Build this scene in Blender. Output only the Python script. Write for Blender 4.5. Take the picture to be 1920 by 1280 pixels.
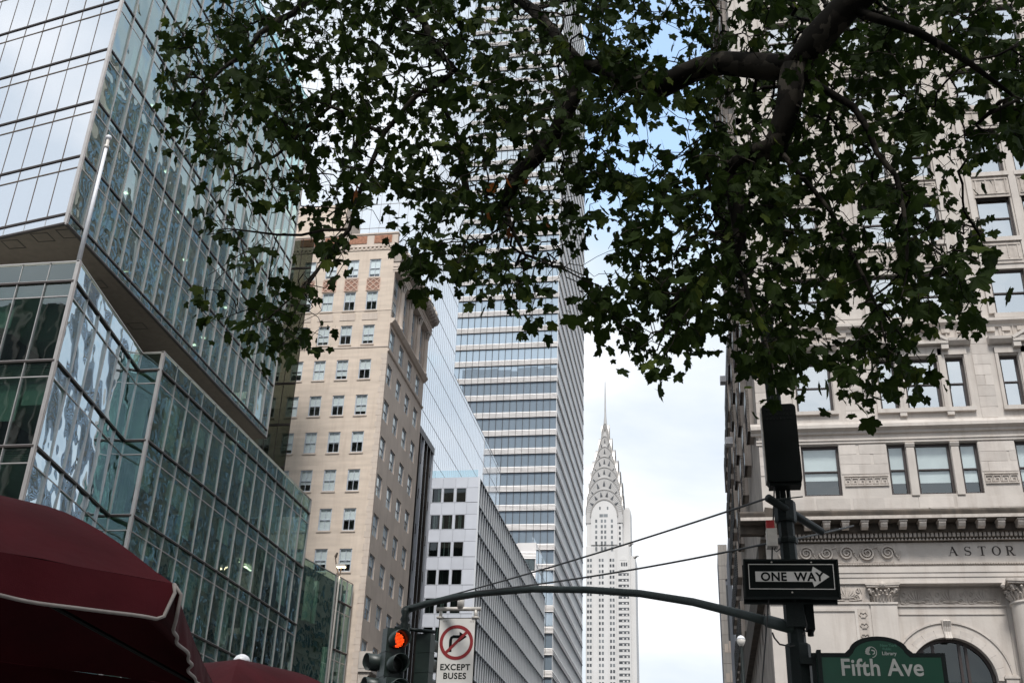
import bpy, bmesh, math, random
import numpy as np
from mathutils import Matrix, Vector, noise
random.seed(7)
rnd = random.random
PI = math.pi
for o in list(bpy.data.objects):
    bpy.data.objects.remove(o)
S = bpy.context.scene
C = S.collection

# ------------------------------------------------------------------ camera
F_PX, PITCH, ROLL, YAW = 2072.09, 0.46403, 0.03761, -0.17668
fwd = np.array([math.sin(YAW)*math.cos(PITCH), math.cos(YAW)*math.cos(PITCH), math.sin(PITCH)])
rt0 = np.array([math.cos(YAW), -math.sin(YAW), 0.0])
up0 = np.cross(rt0, fwd)
rt = rt0*math.cos(ROLL) + up0*math.sin(ROLL)
up = -rt0*math.sin(ROLL) + up0*math.cos(ROLL)
EYE = np.array([0, 0, 1.7])
cd = bpy.data.cameras.new('camera')
cam = bpy.data.objects.new('camera', cd)
C.objects.link(cam)
cd.sensor_width = 36
cd.lens = F_PX/1920*36
cd.clip_start = 0.1
cd.clip_end = 6000
M = Matrix.Identity(4)
for i in range(3):
    M[i][0] = rt[i]; M[i][1] = up[i]; M[i][2] = -fwd[i]; M[i][3] = EYE[i]
cam.matrix_world = M
S.camera = cam

def on_y(px, py, Y):
    """measured point of the photograph -> the place it has on the plane y = Y"""
    d = fwd*F_PX + rt*(px-960) - up*(py-640)
    p = EYE + d*(Y/d[1])
    return Vector(p)
def on_z(px, py, z):
    d = fwd*F_PX + rt*(px-960) - up*(py-640)
    return Vector(EYE + d*((z-1.7)/d[2]))

# ------------------------------------------------------------------ world, sun, exposure
SUN_EL, SUN_AZ = math.radians(56), math.radians(176)      # azimuth clockwise from +y: behind the camera
w = bpy.data.worlds.new('World')
S.world = w
w.use_nodes = True
nt = w.node_tree
nt.nodes.clear()
N = nt.nodes.new
L = nt.links.new
out = N('ShaderNodeOutputWorld')
bg = N('ShaderNodeBackground')
sky = N('ShaderNodeTexSky')
sky.sky_type = 'NISHITA'
sky.sun_disc = False
sky.sun_elevation = SUN_EL
sky.sun_rotation = SUN_AZ
sky.air_density = 1.0
sky.dust_density = 1.5
skm = N('ShaderNodeMix'); skm.data_type = 'RGBA'; skm.blend_type = 'MULTIPLY'; skm.inputs[0].default_value = 1
skm.inputs[7].default_value = (4.0, 3.7, 3.1, 1)
L(sky.outputs[0], skm.inputs[6])
tc = N('ShaderNodeTexCoord')
mp = N('ShaderNodeMapping')
mp.inputs['Scale'].default_value = (1, 1, 1.9)
L(tc.outputs['Generated'], mp.inputs[0])
nz = N('ShaderNodeTexNoise')
nz.inputs['Scale'].default_value = 1.9
nz.inputs['Detail'].default_value = 9
nz.inputs['Roughness'].default_value = 0.55
nz.inputs['Distortion'].default_value = 0.35
L(mp.outputs[0], nz.inputs['Vector'])
cov = N('ShaderNodeMapRange')
cov.inputs['From Min'].default_value = 0.36
cov.inputs['From Max'].default_value = 0.47
L(nz.outputs['Fac'], cov.inputs['Value'])
# one real break in the clouds, up where the photograph shows the blue
bd = on_y(1240, 190, 1.0) - Vector(EYE)
bd.normalize()
dt = N('ShaderNodeVectorMath'); dt.operation = 'DISTANCE'
nrm = N('ShaderNodeVectorMath'); nrm.operation = 'NORMALIZE'
L(tc.outputs['Generated'], nrm.inputs[0])
nz3 = N('ShaderNodeTexNoise'); nz3.inputs['Scale'].default_value = 7; nz3.inputs['Detail'].default_value = 5
L(nrm.outputs[0], nz3.inputs['Vector'])
wob = N('ShaderNodeMix'); wob.data_type = 'RGBA'; wob.blend_type = 'LINEAR_LIGHT'; wob.inputs[0].default_value = 0.05
L(nrm.outputs[0], wob.inputs[6]); L(nz3.outputs['Color'], wob.inputs[7])
L(wob.outputs[2], dt.inputs[0])
dt.inputs[1].default_value = bd
gap = N('ShaderNodeMapRange')
gap.inputs['From Min'].default_value = 0.08
gap.inputs['From Max'].default_value = 0.17
L(dt.outputs['Value'], gap.inputs['Value'])
mul = N('ShaderNodeMath'); mul.operation = 'MULTIPLY'
L(cov.outputs[0], mul.inputs[0]); L(gap.outputs[0], mul.inputs[1])
nz2 = N('ShaderNodeTexNoise')
nz2.inputs['Scale'].default_value = 3.4
nz2.inputs['Detail'].default_value = 8
nz2.inputs['Distortion'].default_value = 0.25
L(mp.outputs[0], nz2.inputs['Vector'])
cr = N('ShaderNodeValToRGB')
cr.color_ramp.elements[0].position = 0.40
cr.color_ramp.elements[0].color = (5.2, 5.9, 6.7, 1)
cr.color_ramp.elements[1].position = 0.68
cr.color_ramp.elements[1].color = (8.4, 8.55, 8.8, 1)
L(nz2.outputs['Fac'], cr.inputs[0])
mx = N('ShaderNodeMix'); mx.data_type = 'RGBA'
cap = N('ShaderNodeVectorMath'); cap.operation = 'MINIMUM'; cap.inputs[1].default_value = (7.0, 7.6, 8.6)      # no glare ring round the veiled sun
L(skm.outputs[2], cap.inputs[0])
L(mul.outputs[0], mx.inputs[0]); L(cap.outputs[0], mx.inputs[6]); L(cr.outputs[0], mx.inputs[7])
L(mx.outputs[2], bg.inputs[0])
bg.inputs[1].default_value = 0.10
L(bg.outputs[0], out.inputs[0])

sd = bpy.data.lights.new('sun', 'SUN')
sun = bpy.data.objects.new('sun', sd)
C.objects.link(sun)
sd.energy = 2.7
sd.angle = math.radians(14)
sd.color = (1.0, 0.97, 0.93)
sv = Vector((math.sin(SUN_AZ)*math.cos(SUN_EL), math.cos(SUN_AZ)*math.cos(SUN_EL), math.sin(SUN_EL)))
sun.rotation_euler = sv.to_track_quat('Z', 'Y').to_euler()
sun.location = (0, -20, 60)

S.view_settings.view_transform = 'Standard'
S.view_settings.look = 'None'
S.view_settings.exposure = 0.50
S.view_settings.gamma = 1.0
S.view_settings.use_curve_mapping = False
S.render.engine = 'CYCLES'
S.cycles.max_bounces = 7
S.cycles.diffuse_bounces = 3
S.cycles.glossy_bounces = 4
S.cycles.transparent_max_bounces = 14
S.cycles.transmission_bounces = 4
S.cycles.caustics_reflective = False
S.cycles.caustics_refractive = False

# ------------------------------------------------------------------ materials
def new_mat(name):
    m = bpy.data.materials.new(name)
    m.use_nodes = True
    t = m.node_tree
    return m, t, t.nodes['Principled BSDF']

def mat(name, col, rough=0.6, var=0.12, scale=1.5, metal=0.0, bump=0.0, bscale=30, spec=0.5, streak=0.0,
        stain=None, stain_amt=0.0, per_obj=0.0, stretch=(1, 1, 1)):
    """procedural colour: two octaves of noise round a base colour, optional vertical streaks, stains, per-piece tone"""
    m, t, b = new_mat(name)
    nd, lk = t.nodes.new, t.links.new
    b.inputs['Roughness'].default_value = rough
    b.inputs['Metallic'].default_value = metal
    b.inputs['Specular IOR Level'].default_value = spec
    geo = nd('ShaderNodeNewGeometry')
    mpp = nd('ShaderNodeMapping'); mpp.inputs['Scale'].default_value = stretch
    lk(geo.outputs['Position'], mpp.inputs[0])
    n1 = nd('ShaderNodeTexNoise'); n1.inputs['Scale'].default_value = scale; n1.inputs['Detail'].default_value = 6
    lk(mpp.outputs[0], n1.inputs['Vector'])
    cr = nd('ShaderNodeValToRGB')
    cr.color_ramp.elements[0].position = 0.3; cr.color_ramp.elements[1].position = 0.7
    cr.color_ramp.elements[0].color = (*[c*(1-var) for c in col], 1)
    cr.color_ramp.elements[1].color = (*[min(1, c*(1+var)) for c in col], 1)
    lk(n1.outputs['Fac'], cr.inputs[0])
    last = cr.outputs[0]
    if per_obj:
        oi = nd('ShaderNodeObjectInfo')
        mr = nd('ShaderNodeMapRange'); mr.inputs['To Min'].default_value = 1-per_obj; mr.inputs['To Max'].default_value = 1+per_obj*.7
        lk(oi.outputs['Random'], mr.inputs['Value'])
        vm = nd('ShaderNodeVectorMath'); vm.operation = 'SCALE'
        lk(last, vm.inputs[0]); lk(mr.outputs[0], vm.inputs['Scale'])
        last = vm.outputs[0]
    if streak or stain_amt:
        m2 = nd('ShaderNodeMapping'); m2.inputs['Scale'].default_value = (1.3, 1.3, 0.12) if streak else (1, 1, 1)
        lk(geo.outputs['Position'], m2.inputs[0])
        n2 = nd('ShaderNodeTexNoise'); n2.inputs['Scale'].default_value = 2.2 if streak else 1.2; n2.inputs['Detail'].default_value = 7
        n2.inputs['Roughness'].default_value = 0.65
        lk(m2.outputs[0], n2.inputs['Vector'])
        r2 = nd('ShaderNodeMapRange'); r2.inputs['From Min'].default_value = 0.48; r2.inputs['From Max'].default_value = 0.74
        r2.inputs['To Max'].default_value = streak or stain_amt
        lk(n2.outputs['Fac'], r2.inputs['Value'])
        mm = nd('ShaderNodeMix'); mm.data_type = 'RGBA'
        lk(r2.outputs[0], mm.inputs[0]); lk(last, mm.inputs[6])
        mm.inputs[7].default_value = (*(stain or [c*0.45 for c in col]), 1)
        last = mm.outputs[2]
    lk(last, b.inputs['Base Color'])
    if bump:
        n3 = nd('ShaderNodeTexNoise'); n3.inputs['Scale'].default_value = bscale; n3.inputs['Detail'].default_value = 5
        lk(mpp.outputs[0], n3.inputs['Vector'])
        bp = nd('ShaderNodeBump'); bp.inputs['Strength'].default_value = bump; bp.inputs['Distance'].default_value = 0.02
        lk(n3.outputs['Fac'], bp.inputs['Height']); lk(bp.outputs[0], b.inputs['Normal'])
    return m

def glass(name, tint, refl, see, wave=0.25, wscale=0.9, gcol=(1, 1, 1), body=None, body_amt=0.0, dist=0.05):
    """coated window glass: a mirror layer (stronger at grazing angles) over tinted clear glass,
    with slow waves in the sheet that bend what it mirrors"""
    m = bpy.data.materials.new(name); m.use_nodes = True
    t = m.node_tree; t.nodes.clear(); nd, lk = t.nodes.new, t.links.new
    o = nd('ShaderNodeOutputMaterial')
    geo = nd('ShaderNodeNewGeometry')
    oi = nd('ShaderNodeObjectInfo')
    add = nd('ShaderNodeVectorMath'); add.operation = 'MULTIPLY_ADD'
    add.inputs[1].default_value = (1, 1, 1)
    sc = nd('ShaderNodeVectorMath'); sc.operation = 'SCALE'; sc.inputs['Scale'].default_value = 37
    cmb = nd('ShaderNodeCombineXYZ'); lk(oi.outputs['Random'], cmb.inputs[0]); lk(oi.outputs['Random'], cmb.inputs[2])
    lk(cmb.outputs[0], sc.inputs[0])
    lk(geo.outputs['Position'], add.inputs[0]); lk(sc.outputs[0], add.inputs[2])
    n = nd('ShaderNodeTexNoise'); n.inputs['Scale'].default_value = wscale; n.inputs['Detail'].default_value = 1.5
    lk(add.outputs[0], n.inputs['Vector'])
    bp = nd('ShaderNodeBump'); bp.inputs['Strength'].default_value = wave; bp.inputs['Distance'].default_value = dist
    lk(n.outputs['Fac'], bp.inputs['Height'])
    g = nd('ShaderNodeBsdfGlossy'); g.inputs['Roughness'].default_value = 0.015; g.inputs['Color'].default_value = (*gcol, 1)
    lk(bp.outputs[0], g.inputs['Normal'])
    tr = nd('ShaderNodeBsdfTransparent'); tr.inputs['Color'].default_value = (*tint, 1)
    inner = tr.outputs[0]
    if body:
        df = nd('ShaderNodeBsdfDiffuse'); df.inputs['Color'].default_value = (*body, 1)
        ms = nd('ShaderNodeMixShader'); ms.inputs[0].default_value = body_amt
        lk(inner, ms.inputs[1]); lk(df.outputs[0], ms.inputs[2]); inner = ms.outputs[0]
    fr = nd('ShaderNodeFresnel'); fr.inputs['IOR'].default_value = 1.5
    ma = nd('ShaderNodeMath'); ma.operation = 'MULTIPLY_ADD'; ma.inputs[1].default_value = 1-refl; ma.inputs[2].default_value = refl
    ma.use_clamp = True
    lk(fr.outputs[0], ma.inputs[0])
    mb = nd('ShaderNodeMath'); mb.operation = 'MULTIPLY_ADD'; mb.inputs[1].default_value = -1; mb.inputs[2].default_value = 1   # only the outer face mirrors
    lk(geo.outputs['Backfacing'], mb.inputs[0])
    mc = nd('ShaderNodeMath'); mc.operation = 'MULTIPLY'
    lk(ma.outputs[0], mc.inputs[0]); lk(mb.outputs[0], mc.inputs[1])
    mix = nd('ShaderNodeMixShader')
    lk(mc.outputs[0], mix.inputs[0]); lk(inner, mix.inputs[1]); lk(g.outputs[0], mix.inputs[2])
    lk(mix.outputs[0], o.inputs[0])
    return m

def emit(name, col, s):
    m, t, b = new_mat(name)
    b.inputs['Base Color'].default_value = (*col, 1)
    b.inputs['Emission Color'].default_value = (*col, 1)
    b.inputs['Emission Strength'].default_value = s
    return m

m_stone = mat('limestone', (.505, .46, .418), .85, .09, .9, bump=.25, bscale=9, streak=.42, stain=(.27, .215, .175))
m_block = mat('limestone_block', (.515, .468, .426), .85, .07, 2.2, bump=.25, bscale=14, streak=.34, stain=(.30, .24, .20), per_obj=.12)
m_carve = mat('limestone_carved', (.47, .42, .375), .9, .12, 5, bump=.4, bscale=22, streak=.5, stain=(.17, .135, .11))
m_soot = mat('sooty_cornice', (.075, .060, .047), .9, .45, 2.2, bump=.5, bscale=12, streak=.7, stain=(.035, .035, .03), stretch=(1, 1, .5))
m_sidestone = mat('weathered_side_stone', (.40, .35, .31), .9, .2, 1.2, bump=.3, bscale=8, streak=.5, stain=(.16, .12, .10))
m_brick = mat('buff_brick', (.63, .53, .44), .9, .10, .35, bump=.35, bscale=10, streak=.30, stain=(.40, .31, .24), stretch=(1, 1, 7))
m_bstone = mat('buff_stone', (.58, .495, .425), .85, .09, .5, bump=.2, bscale=6, streak=.35, stain=(.33, .25, .21))
m_terra = mat('red_brick_panel', (.33, .16, .10), .9, .3, 4, bump=.4, bscale=14)
m_pink = mat('terracotta_lattice', (.56, .40, .32), .8, .1, 4)
m_pinkd = mat('terracotta_ground', (.33, .18, .13), .85, .15, 6)
m_bframe = mat('grey_window_frame', (.46, .50, .55), .5, .08, 6)
m_darkframe = mat('dark_bronze_frame', (.030, .020, .018), .45, .2, 4)
m_blind = mat('roller_blind', (.62, .66, .66), .8, .05, 1.5, per_obj=.10)
m_whiteblind = mat('white_blind', (.82, .85, .86), .8, .04, 1.5, per_obj=.06)
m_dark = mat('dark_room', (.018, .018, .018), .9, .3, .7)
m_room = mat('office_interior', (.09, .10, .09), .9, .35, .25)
m_ceil = mat('office_ceiling', (.62, .66, .60), .9, .15, .6)
m_wallin = mat('office_wall', (.56, .59, .53), .9, .3, .35, per_obj=.25)
m_metal = mat('satin_metal', (.50, .47, .45), .38, .08, 3, metal=.7)
m_edge = mat('dark_floor_edge', (.045, .035, .032), .5, .2, 2, metal=.3)
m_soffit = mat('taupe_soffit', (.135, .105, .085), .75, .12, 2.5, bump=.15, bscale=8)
m_softline = mat('soffit_joint', (.05, .04, .034), .8)
m_white = mat('white_metal_panel', (.56, .58, .63), .4, .04, .8, per_obj=.05)
m_wback = mat('panel_joint', (.22, .23, .26), .7)
m_fin = mat('white_fin', (.66, .68, .70), .35, .05, .5, metal=.15)
m_louv = mat('white_louvre', (.80, .77, .75), .4, .05, .3, metal=.1)
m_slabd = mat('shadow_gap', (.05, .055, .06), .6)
m_blackrib = mat('bronze_black_rib', (.035, .028, .024), .4, .3, .6, metal=.4)
m_chr = mat('pale_brick', (.60, .585, .57), .8, .05, .06, streak=.12, stain=(.5, .46, .43))
m_chrm = mat('crown_steel', (.47, .45, .43), .36, .10, .15, metal=.45)
m_chrd = mat('crown_edge', (.27, .255, .24), .5, .1, .2, metal=.3)
m_chrw = mat('far_window', (.15, .16, .165), .25, .5, .12)
m_chrwd = mat('far_dark_window', (.06, .064, .07), .35, .5, .1)
m_green = mat('dark_green_paint', (.0035, .007, .0065), .5, .35, 12, bump=.2, bscale=60, spec=.22)
m_armpaint = mat('weathered_green_arm', (.009, .016, .014), .6, .25, 9, bump=.15, bscale=50, stain_amt=.3, stain=(.06, .07, .065), spec=.25)
m_sig = mat('signal_green_housing', (.012, .021, .018), .42, .12, 8)
m_black = mat('black_paint', (.002, .004, .0035), .6, .2, 10, spec=.12)
m_signwhite = mat('sign_white', (.58, .56, .53), .5, .05, 6, stain_amt=.12, stain=(.4, .38, .35))
m_signred = mat('sign_red', (.20, .006, .009), .5, .05, 8)
m_signgreen = mat('sign_green', (.002, .050, .026), .35, .15, 3)
m_signtext = mat('sign_lettering', (.42, .42, .39), .5, .04, 8)
m_galv = mat('galvanised', (.48, .45, .41), .5, .15, 14, metal=.2)
m_wire = mat('wire', (.02, .02, .02), .6)
m_letter = mat('incised_letter', (.035, .028, .024), .8)
m_pole = mat('white_pole', (.66, .66, .68), .35, .05, 4)
m_globe = mat('lamp_globe', (.70, .66, .60), .3, .06, 6)
m_redled = emit('red_signal_light', (1.0, .09, .012), 1.9)
m_redlens = mat('red_lens', (.20, .004, .003), .3, .1, 10)
m_dlens = mat('unlit_lens', (.012, .014, .012), .3)
m_redbox = mat('red_cap', (.36, .02, .02), .5)
m_asph = mat('asphalt', (.05, .05, .052), .9, .2, .8, bump=.3)
m_paveg = mat('pavement', (.19, .185, .18), .9, .12, .9, bump=.2)
m_line = mat('road_line', (.7, .7, .68), .7)
m_grnd = mat('city_ground', (.10, .098, .095), .95, .2, .05)
m_light = emit('office_light', (1.0, .93, .78), 2.0)

def fabric(name, col):
    m, t, b = new_mat(name)
    nd, lk = t.nodes.new, t.links.new
    b.inputs['Roughness'].default_value = .85
    b.inputs['Specular IOR Level'].default_value = .12
    geo = nd('ShaderNodeNewGeometry')
    n = nd('ShaderNodeTexNoise'); n.inputs['Scale'].default_value = 3.0; n.inputs['Detail'].default_value = 8
    lk(geo.outputs['Position'], n.inputs['Vector'])
    cr = nd('ShaderNodeValToRGB')
    cr.color_ramp.elements[0].position = .32; cr.color_ramp.elements[1].position = .68
    cr.color_ramp.elements[0].color = (*[c*.75 for c in col], 1); cr.color_ramp.elements[1].color = (*[c*1.2 for c in col], 1)
    lk(n.outputs['Fac'], cr.inputs[0]); lk(cr.outputs[0], b.inputs['Base Color'])
    wv = nd('ShaderNodeTexNoise'); wv.inputs['Scale'].default_value = 260
    lk(geo.outputs['Position'], wv.inputs['Vector'])
    w2 = nd('ShaderNodeTexNoise'); w2.inputs['Scale'].default_value = 2.5; w2.inputs['Detail'].default_value = 4
    lk(geo.outputs['Position'], w2.inputs['Vector'])
    bp = nd('ShaderNodeBump'); bp.inputs['Strength'].default_value = .2; bp.inputs['Distance'].default_value = .003
    b2 = nd('ShaderNodeBump'); b2.inputs['Strength'].default_value = .5; b2.inputs['Distance'].default_value = .04
    lk(wv.outputs['Fac'], bp.inputs['Height']); lk(w2.outputs['Fac'], b2.inputs['Height'])
    lk(b2.outputs[0], bp.inputs['Normal']); lk(bp.outputs[0], b.inputs['Normal'])
    return m
m_red = fabric('burgundy_canvas', (.036, .0026, .0046))
m_trim = mat('cream_piping', (.20, .175, .16), .8, .15, 30)

def leafmat(name, c, tr):
    m, t, b = new_mat(name)
    nd, lk = t.nodes.new, t.links.new
    b.inputs['Roughness'].default_value = .65
    b.inputs['Specular IOR Level'].default_value = .06
    geo = nd('ShaderNodeNewGeometry')
    n = nd('ShaderNodeTexNoise'); n.inputs['Scale'].default_value = 6; n.inputs['Detail'].default_value = 3
    lk(geo.outputs['Position'], n.inputs['Vector'])
    cr = nd('ShaderNodeValToRGB')
    cr.color_ramp.elements[0].position = .35; cr.color_ramp.elements[1].position = .68
    cr.color_ramp.elements[0].color = (c[0]*.6, c[1]*.62, c[2]*.6, 1); cr.color_ramp.elements[1].color = (c[0]*1.45, c[1]*1.3, c[2]*1.2, 1)
    lk(n.outputs['Fac'], cr.inputs[0]); lk(cr.outputs[0], b.inputs['Base Color'])
    trn = nd('ShaderNodeBsdfTranslucent')
    lk(cr.outputs[0], trn.inputs[0])
    ms = nd('ShaderNodeMixShader'); ms.inputs[0].default_value = tr
    lk(b.outputs[0], ms.inputs[1]); lk(trn.outputs[0], ms.inputs[2])
    lk(ms.outputs[0], t.nodes['Material Output'].inputs[0])
    return m
m_leaf = leafmat('plane_leaf', (.016, .030, .006), .42)
m_leaf_lit = leafmat('backlit_leaf', (.048, .070, .014), .5)  # lighter green: light shining through leaves is put into the colour
m_leafo = leafmat('autumn_leaf', (.16, .055, .012), .4)
def barkmat():
    m, t, b = new_mat('plane_bark')
    nd, lk = t.nodes.new, t.links.new
    b.inputs['Specular IOR Level'].default_value = .06
    b.inputs['Roughness'].default_value = .9
    geo = nd('ShaderNodeNewGeometry')
    v = nd('ShaderNodeTexVoronoi'); v.inputs['Scale'].default_value = 6.5
    dn = nd('ShaderNodeTexNoise'); dn.inputs['Scale'].default_value = 5; dn.inputs['Detail'].default_value = 5
    lk(geo.outputs['Position'], dn.inputs['Vector'])
    ad = nd('ShaderNodeVectorMath'); ad.operation = 'MULTIPLY_ADD'; ad.inputs[1].default_value = (.5, .5, .5)
    lk(dn.outputs['Color'], ad.inputs[0]); lk(geo.outputs['Position'], ad.inputs[2])
    lk(ad.outputs[0], v.inputs['Vector'])
    cr = nd('ShaderNodeValToRGB'); cr.color_ramp.interpolation = 'EASE'
    e = cr.color_ramp.elements
    e[0].position = 0.25; e[0].color = (.005, .0045, .0035, 1)
    e[1].position = 0.6; e[1].color = (.011, .0095, .0075, 1)
    x = e.new(.85); x.color = (.032, .028, .022, 1)
    sp = nd('ShaderNodeSeparateColor'); lk(v.outputs['Color'], sp.inputs[0])
    lk(sp.outputs[0], cr.inputs[0]); lk(cr.outputs[0], b.inputs['Base Color'])
    bp = nd('ShaderNodeBump'); bp.inputs['Strength'].default_value = .6; bp.inputs['Distance'].default_value = .02
    lk(dn.outputs['Fac'], bp.inputs['Height']); lk(bp.outputs[0], b.inputs['Normal'])
    return m
m_bark = barkmat()

g_box = glass('tower_glass_front', (.70, .74, .78), .72, .5, .10, .4, (.97, .98, 1.0), (.62, .66, .72), .5)
g_side = glass('tower_glass_side', (.66, .84, .79), .38, .5, .6, .5, (.66, .80, .82), dist=.12)
g_pod = glass('podium_glass', (.62, .75, .69), .16, .6, .6, .55, (.62, .84, .86), dist=.11)
g_podf = glass('podium_front_glass', (.46, .57, .52), .14, .6, .2, .6, (.9, 1, 1))
g_flank = glass('flank_glass', (.60, .80, .74), .55, .5, .7, .42, (.78, .92, 1.0), dist=.30)
g_dark = glass('smoked_glass', (.36, .38, .34), .08, .6, .1, .5, (.9, .95, 1))
g_win = glass('window_glass', (.70, .78, .78), .62, .5, .10, 1.2, (.92, .97, 1.0))
g_winb = glass('sash_glass', (.96, .98, .98), .12, .5, .15, 1.5, (.95, 1, 1.0))
g_mir = glass('mirror_glass', (.4, .5, .55), .72, .1, .12, .12, (.96, .98, 1.0), (.74, .78, .82), .92)
g_tow = glass('striped_tower_glass', (.30, .40, .46), .42, .3, .12, .2, (.86, .94, 1.0), (.34, .42, .49), .9)
g_blue = glass('blue_office_glass', (.3, .5, .7), .5, .5, .1, .5, (.66, .80, .98), (.10, .16, .20), .8)
g_blackp = glass('black_pane', (.5, .55, .53), .04, .6, .05, .5, (.8, .85, .85))
g_clear = glass('balustrade_glass', (.8, .92, .95), .15, .8, .02, .5)

# ------------------------------------------------------------------ mesh helpers
W = {}                       # object -> world matrix at build time
class MB:
    def __init__(s, T=None):
        s.v = []; s.f = []; s.T = T or (lambda u, z, w: (u, -w, z))
        s.sm = False
    def add(s, pts, faces):
        b = len(s.v); s.v.extend([tuple(p) for p in pts]); s.f.extend([tuple(b+i for i in f) for f in faces])
    def addT(s, pts, faces):
        s.add([s.T(*p) for p in pts], faces)
    def box(s, u0, u1, z0, z1, w0, w1):
        if u1 < u0: u0, u1 = u1, u0
        if z1 < z0: z0, z1 = z1, z0
        if w1 < w0: w0, w1 = w1, w0
        p = [(u0, z0, w1), (u1, z0, w1), (u1, z1, w1), (u0, z1, w1), (u0, z0, w0), (u1, z0, w0), (u1, z1, w0), (u0, z1, w0)]
        s.addT(p, [(0, 1, 2, 3), (1, 5, 6, 2), (5, 4, 7, 6), (4, 0, 3, 7), (3, 2, 6, 7), (4, 5, 1, 0)])
    def wbox(s, x0, x1, y0, y1, z0, z1):
        T = s.T; s.T = lambda u, z, w: (u, -w, z); s.box(x0, x1, z0, z1, -y1, -y0); s.T = T
    def prism(s, poly, w0, w1):
        """poly: list of (u,z); extruded from w0 to w1"""
        n = len(poly)
        p = [(a, b, w1) for a, b in poly] + [(a, b, w0) for a, b in poly]
        fs = [tuple(range(n)), tuple(range(2*n-1, n-1, -1))]
        fs += [(i, (i+n), (i+1) % n+n, (i+1) % n) for i in range(n)]
        s.addT(p, fs)
    def profile(s, u0, u1, prof):
        """prof: closed list of (w,z) swept along u"""
        n = len(prof)
        p = [(u0, z, w) for w, z in prof] + [(u1, z, w) for w, z in prof]
        fs = [tuple(range(n)), tuple(range(2*n-1, n-1, -1))]
        fs += [(i, (i+n), (i+1) % n+n, (i+1) % n) for i in range(n)]
        s.addT(p, fs)
    def tube(s, pts, rads, n=8, cap=True):
        """world-space tube through pts"""
        pts = [Vector(p) for p in pts]
        if not hasattr(rads, '__len__'): rads = [rads]*len(pts)
        rings = []
        nrm = None
        for i, p in enumerate(pts):
            d = (pts[min(i+1, len(pts)-1)] - pts[max(i-1, 0)])
            if d.length < 1e-9: d = Vector((0, 0, 1))
            d.normalize()
            if nrm is None:
                nrm = d.orthogonal().normalized()
            else:
                nrm = (nrm - d*nrm.dot(d))
                nrm = nrm.normalized() if nrm.length > 1e-6 else d.orthogonal().normalized()
            bn = d.cross(nrm)
            rings.append([p + (nrm*math.cos(2*PI*k/n) + bn*math.sin(2*PI*k/n))*rads[i] for k in range(n)])
        vs = [q for r in rings for q in r]
        fs = []
        for i in range(len(pts)-1):
            for k in range(n):
                a = i*n+k; b = i*n+(k+1) % n
                fs.append((a, b, b+n, a+n))
        if cap:
            fs.append(tuple(range(n-1, -1, -1))); fs.append(tuple(range((len(pts)-1)*n, len(pts)*n)))
        s.add(vs, fs)
    def lathe(s, c, prof, n=16, ax=None):
        """prof: list of (r,h) about axis ax (world) through c"""
        c = Vector(c); ax = Vector(ax or (0, 0, 1)).normalized(); a = ax.orthogonal().normalized(); b = ax.cross(a)
        vs = []
        for r, h in prof:
            for k in range(n):
                t = 2*PI*k/n
                vs.append(c + ax*h + (a*math.cos(t)+b*math.sin(t))*r)
        fs = []
        for i in range(len(prof)-1):
            for k in range(n):
                p = i*n+k; q = i*n+(k+1) % n
                fs.append((p, q, q+n, p+n))
        fs.append(tuple(range(n-1, -1, -1))); fs.append(tuple(range((len(prof)-1)*n, len(prof)*n)))
        s.add(vs, fs)
    def ribbon(s, pts, widths, w0, w1):
        """flat brush stroke in the (u,z) plane with its own width at each point"""
        n = len(pts); Lp = []; Rp = []
        for i, (x, y) in enumerate(pts):
            a = pts[max(i-1, 0)]; b = pts[min(i+1, n-1)]
            dx, dy = b[0]-a[0], b[1]-a[1]; l = math.hypot(dx, dy) or 1
            hx, hy = -dy/l*widths[i]/2, dx/l*widths[i]/2
            Lp.append((x+hx, y+hy)); Rp.append((x-hx, y-hy))
        vs = []; fs = []
        for i in range(n):
            vs += [(Lp[i][0], Lp[i][1], w1), (Rp[i][0], Rp[i][1], w1), (Lp[i][0], Lp[i][1], w0), (Rp[i][0], Rp[i][1], w0)]
        for i in range(n-1):
            a = i*4; b = a+4
            fs += [(a, a+1, b+1, b), (a+2, a, b, b+2), (a+1, a+3, b+3, b+1)]
        fs += [(0, 2, 3, 1), ((n-1)*4, (n-1)*4+1, (n-1)*4+3, (n-1)*4+2)]
        s.addT(vs, fs)
    def mesh(s, name, m, origin=None):
        if origin is None: origin = (0, 0, 0)
        ox, oy, oz = origin
        me = bpy.data.meshes.new(name)
        me.from_pydata([(x-ox, y-oy, z-oz) for x, y, z in s.v], [], s.f)
        me.materials.append(m)
        if s.sm:
            me.polygons.foreach_set('use_smooth', [True]*len(me.polygons))
        me.update()
        return me
    def build(s, name, m, parent=None, **kw):
        if not s.v: return None
        a = np.array(s.v); o = ((a[:, 0].min()+a[:, 0].max())/2, (a[:, 1].min()+a[:, 1].max())/2, a[:, 2].min())
        return put(name, s.mesh(name, m, o), o, parent, **kw)

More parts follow.
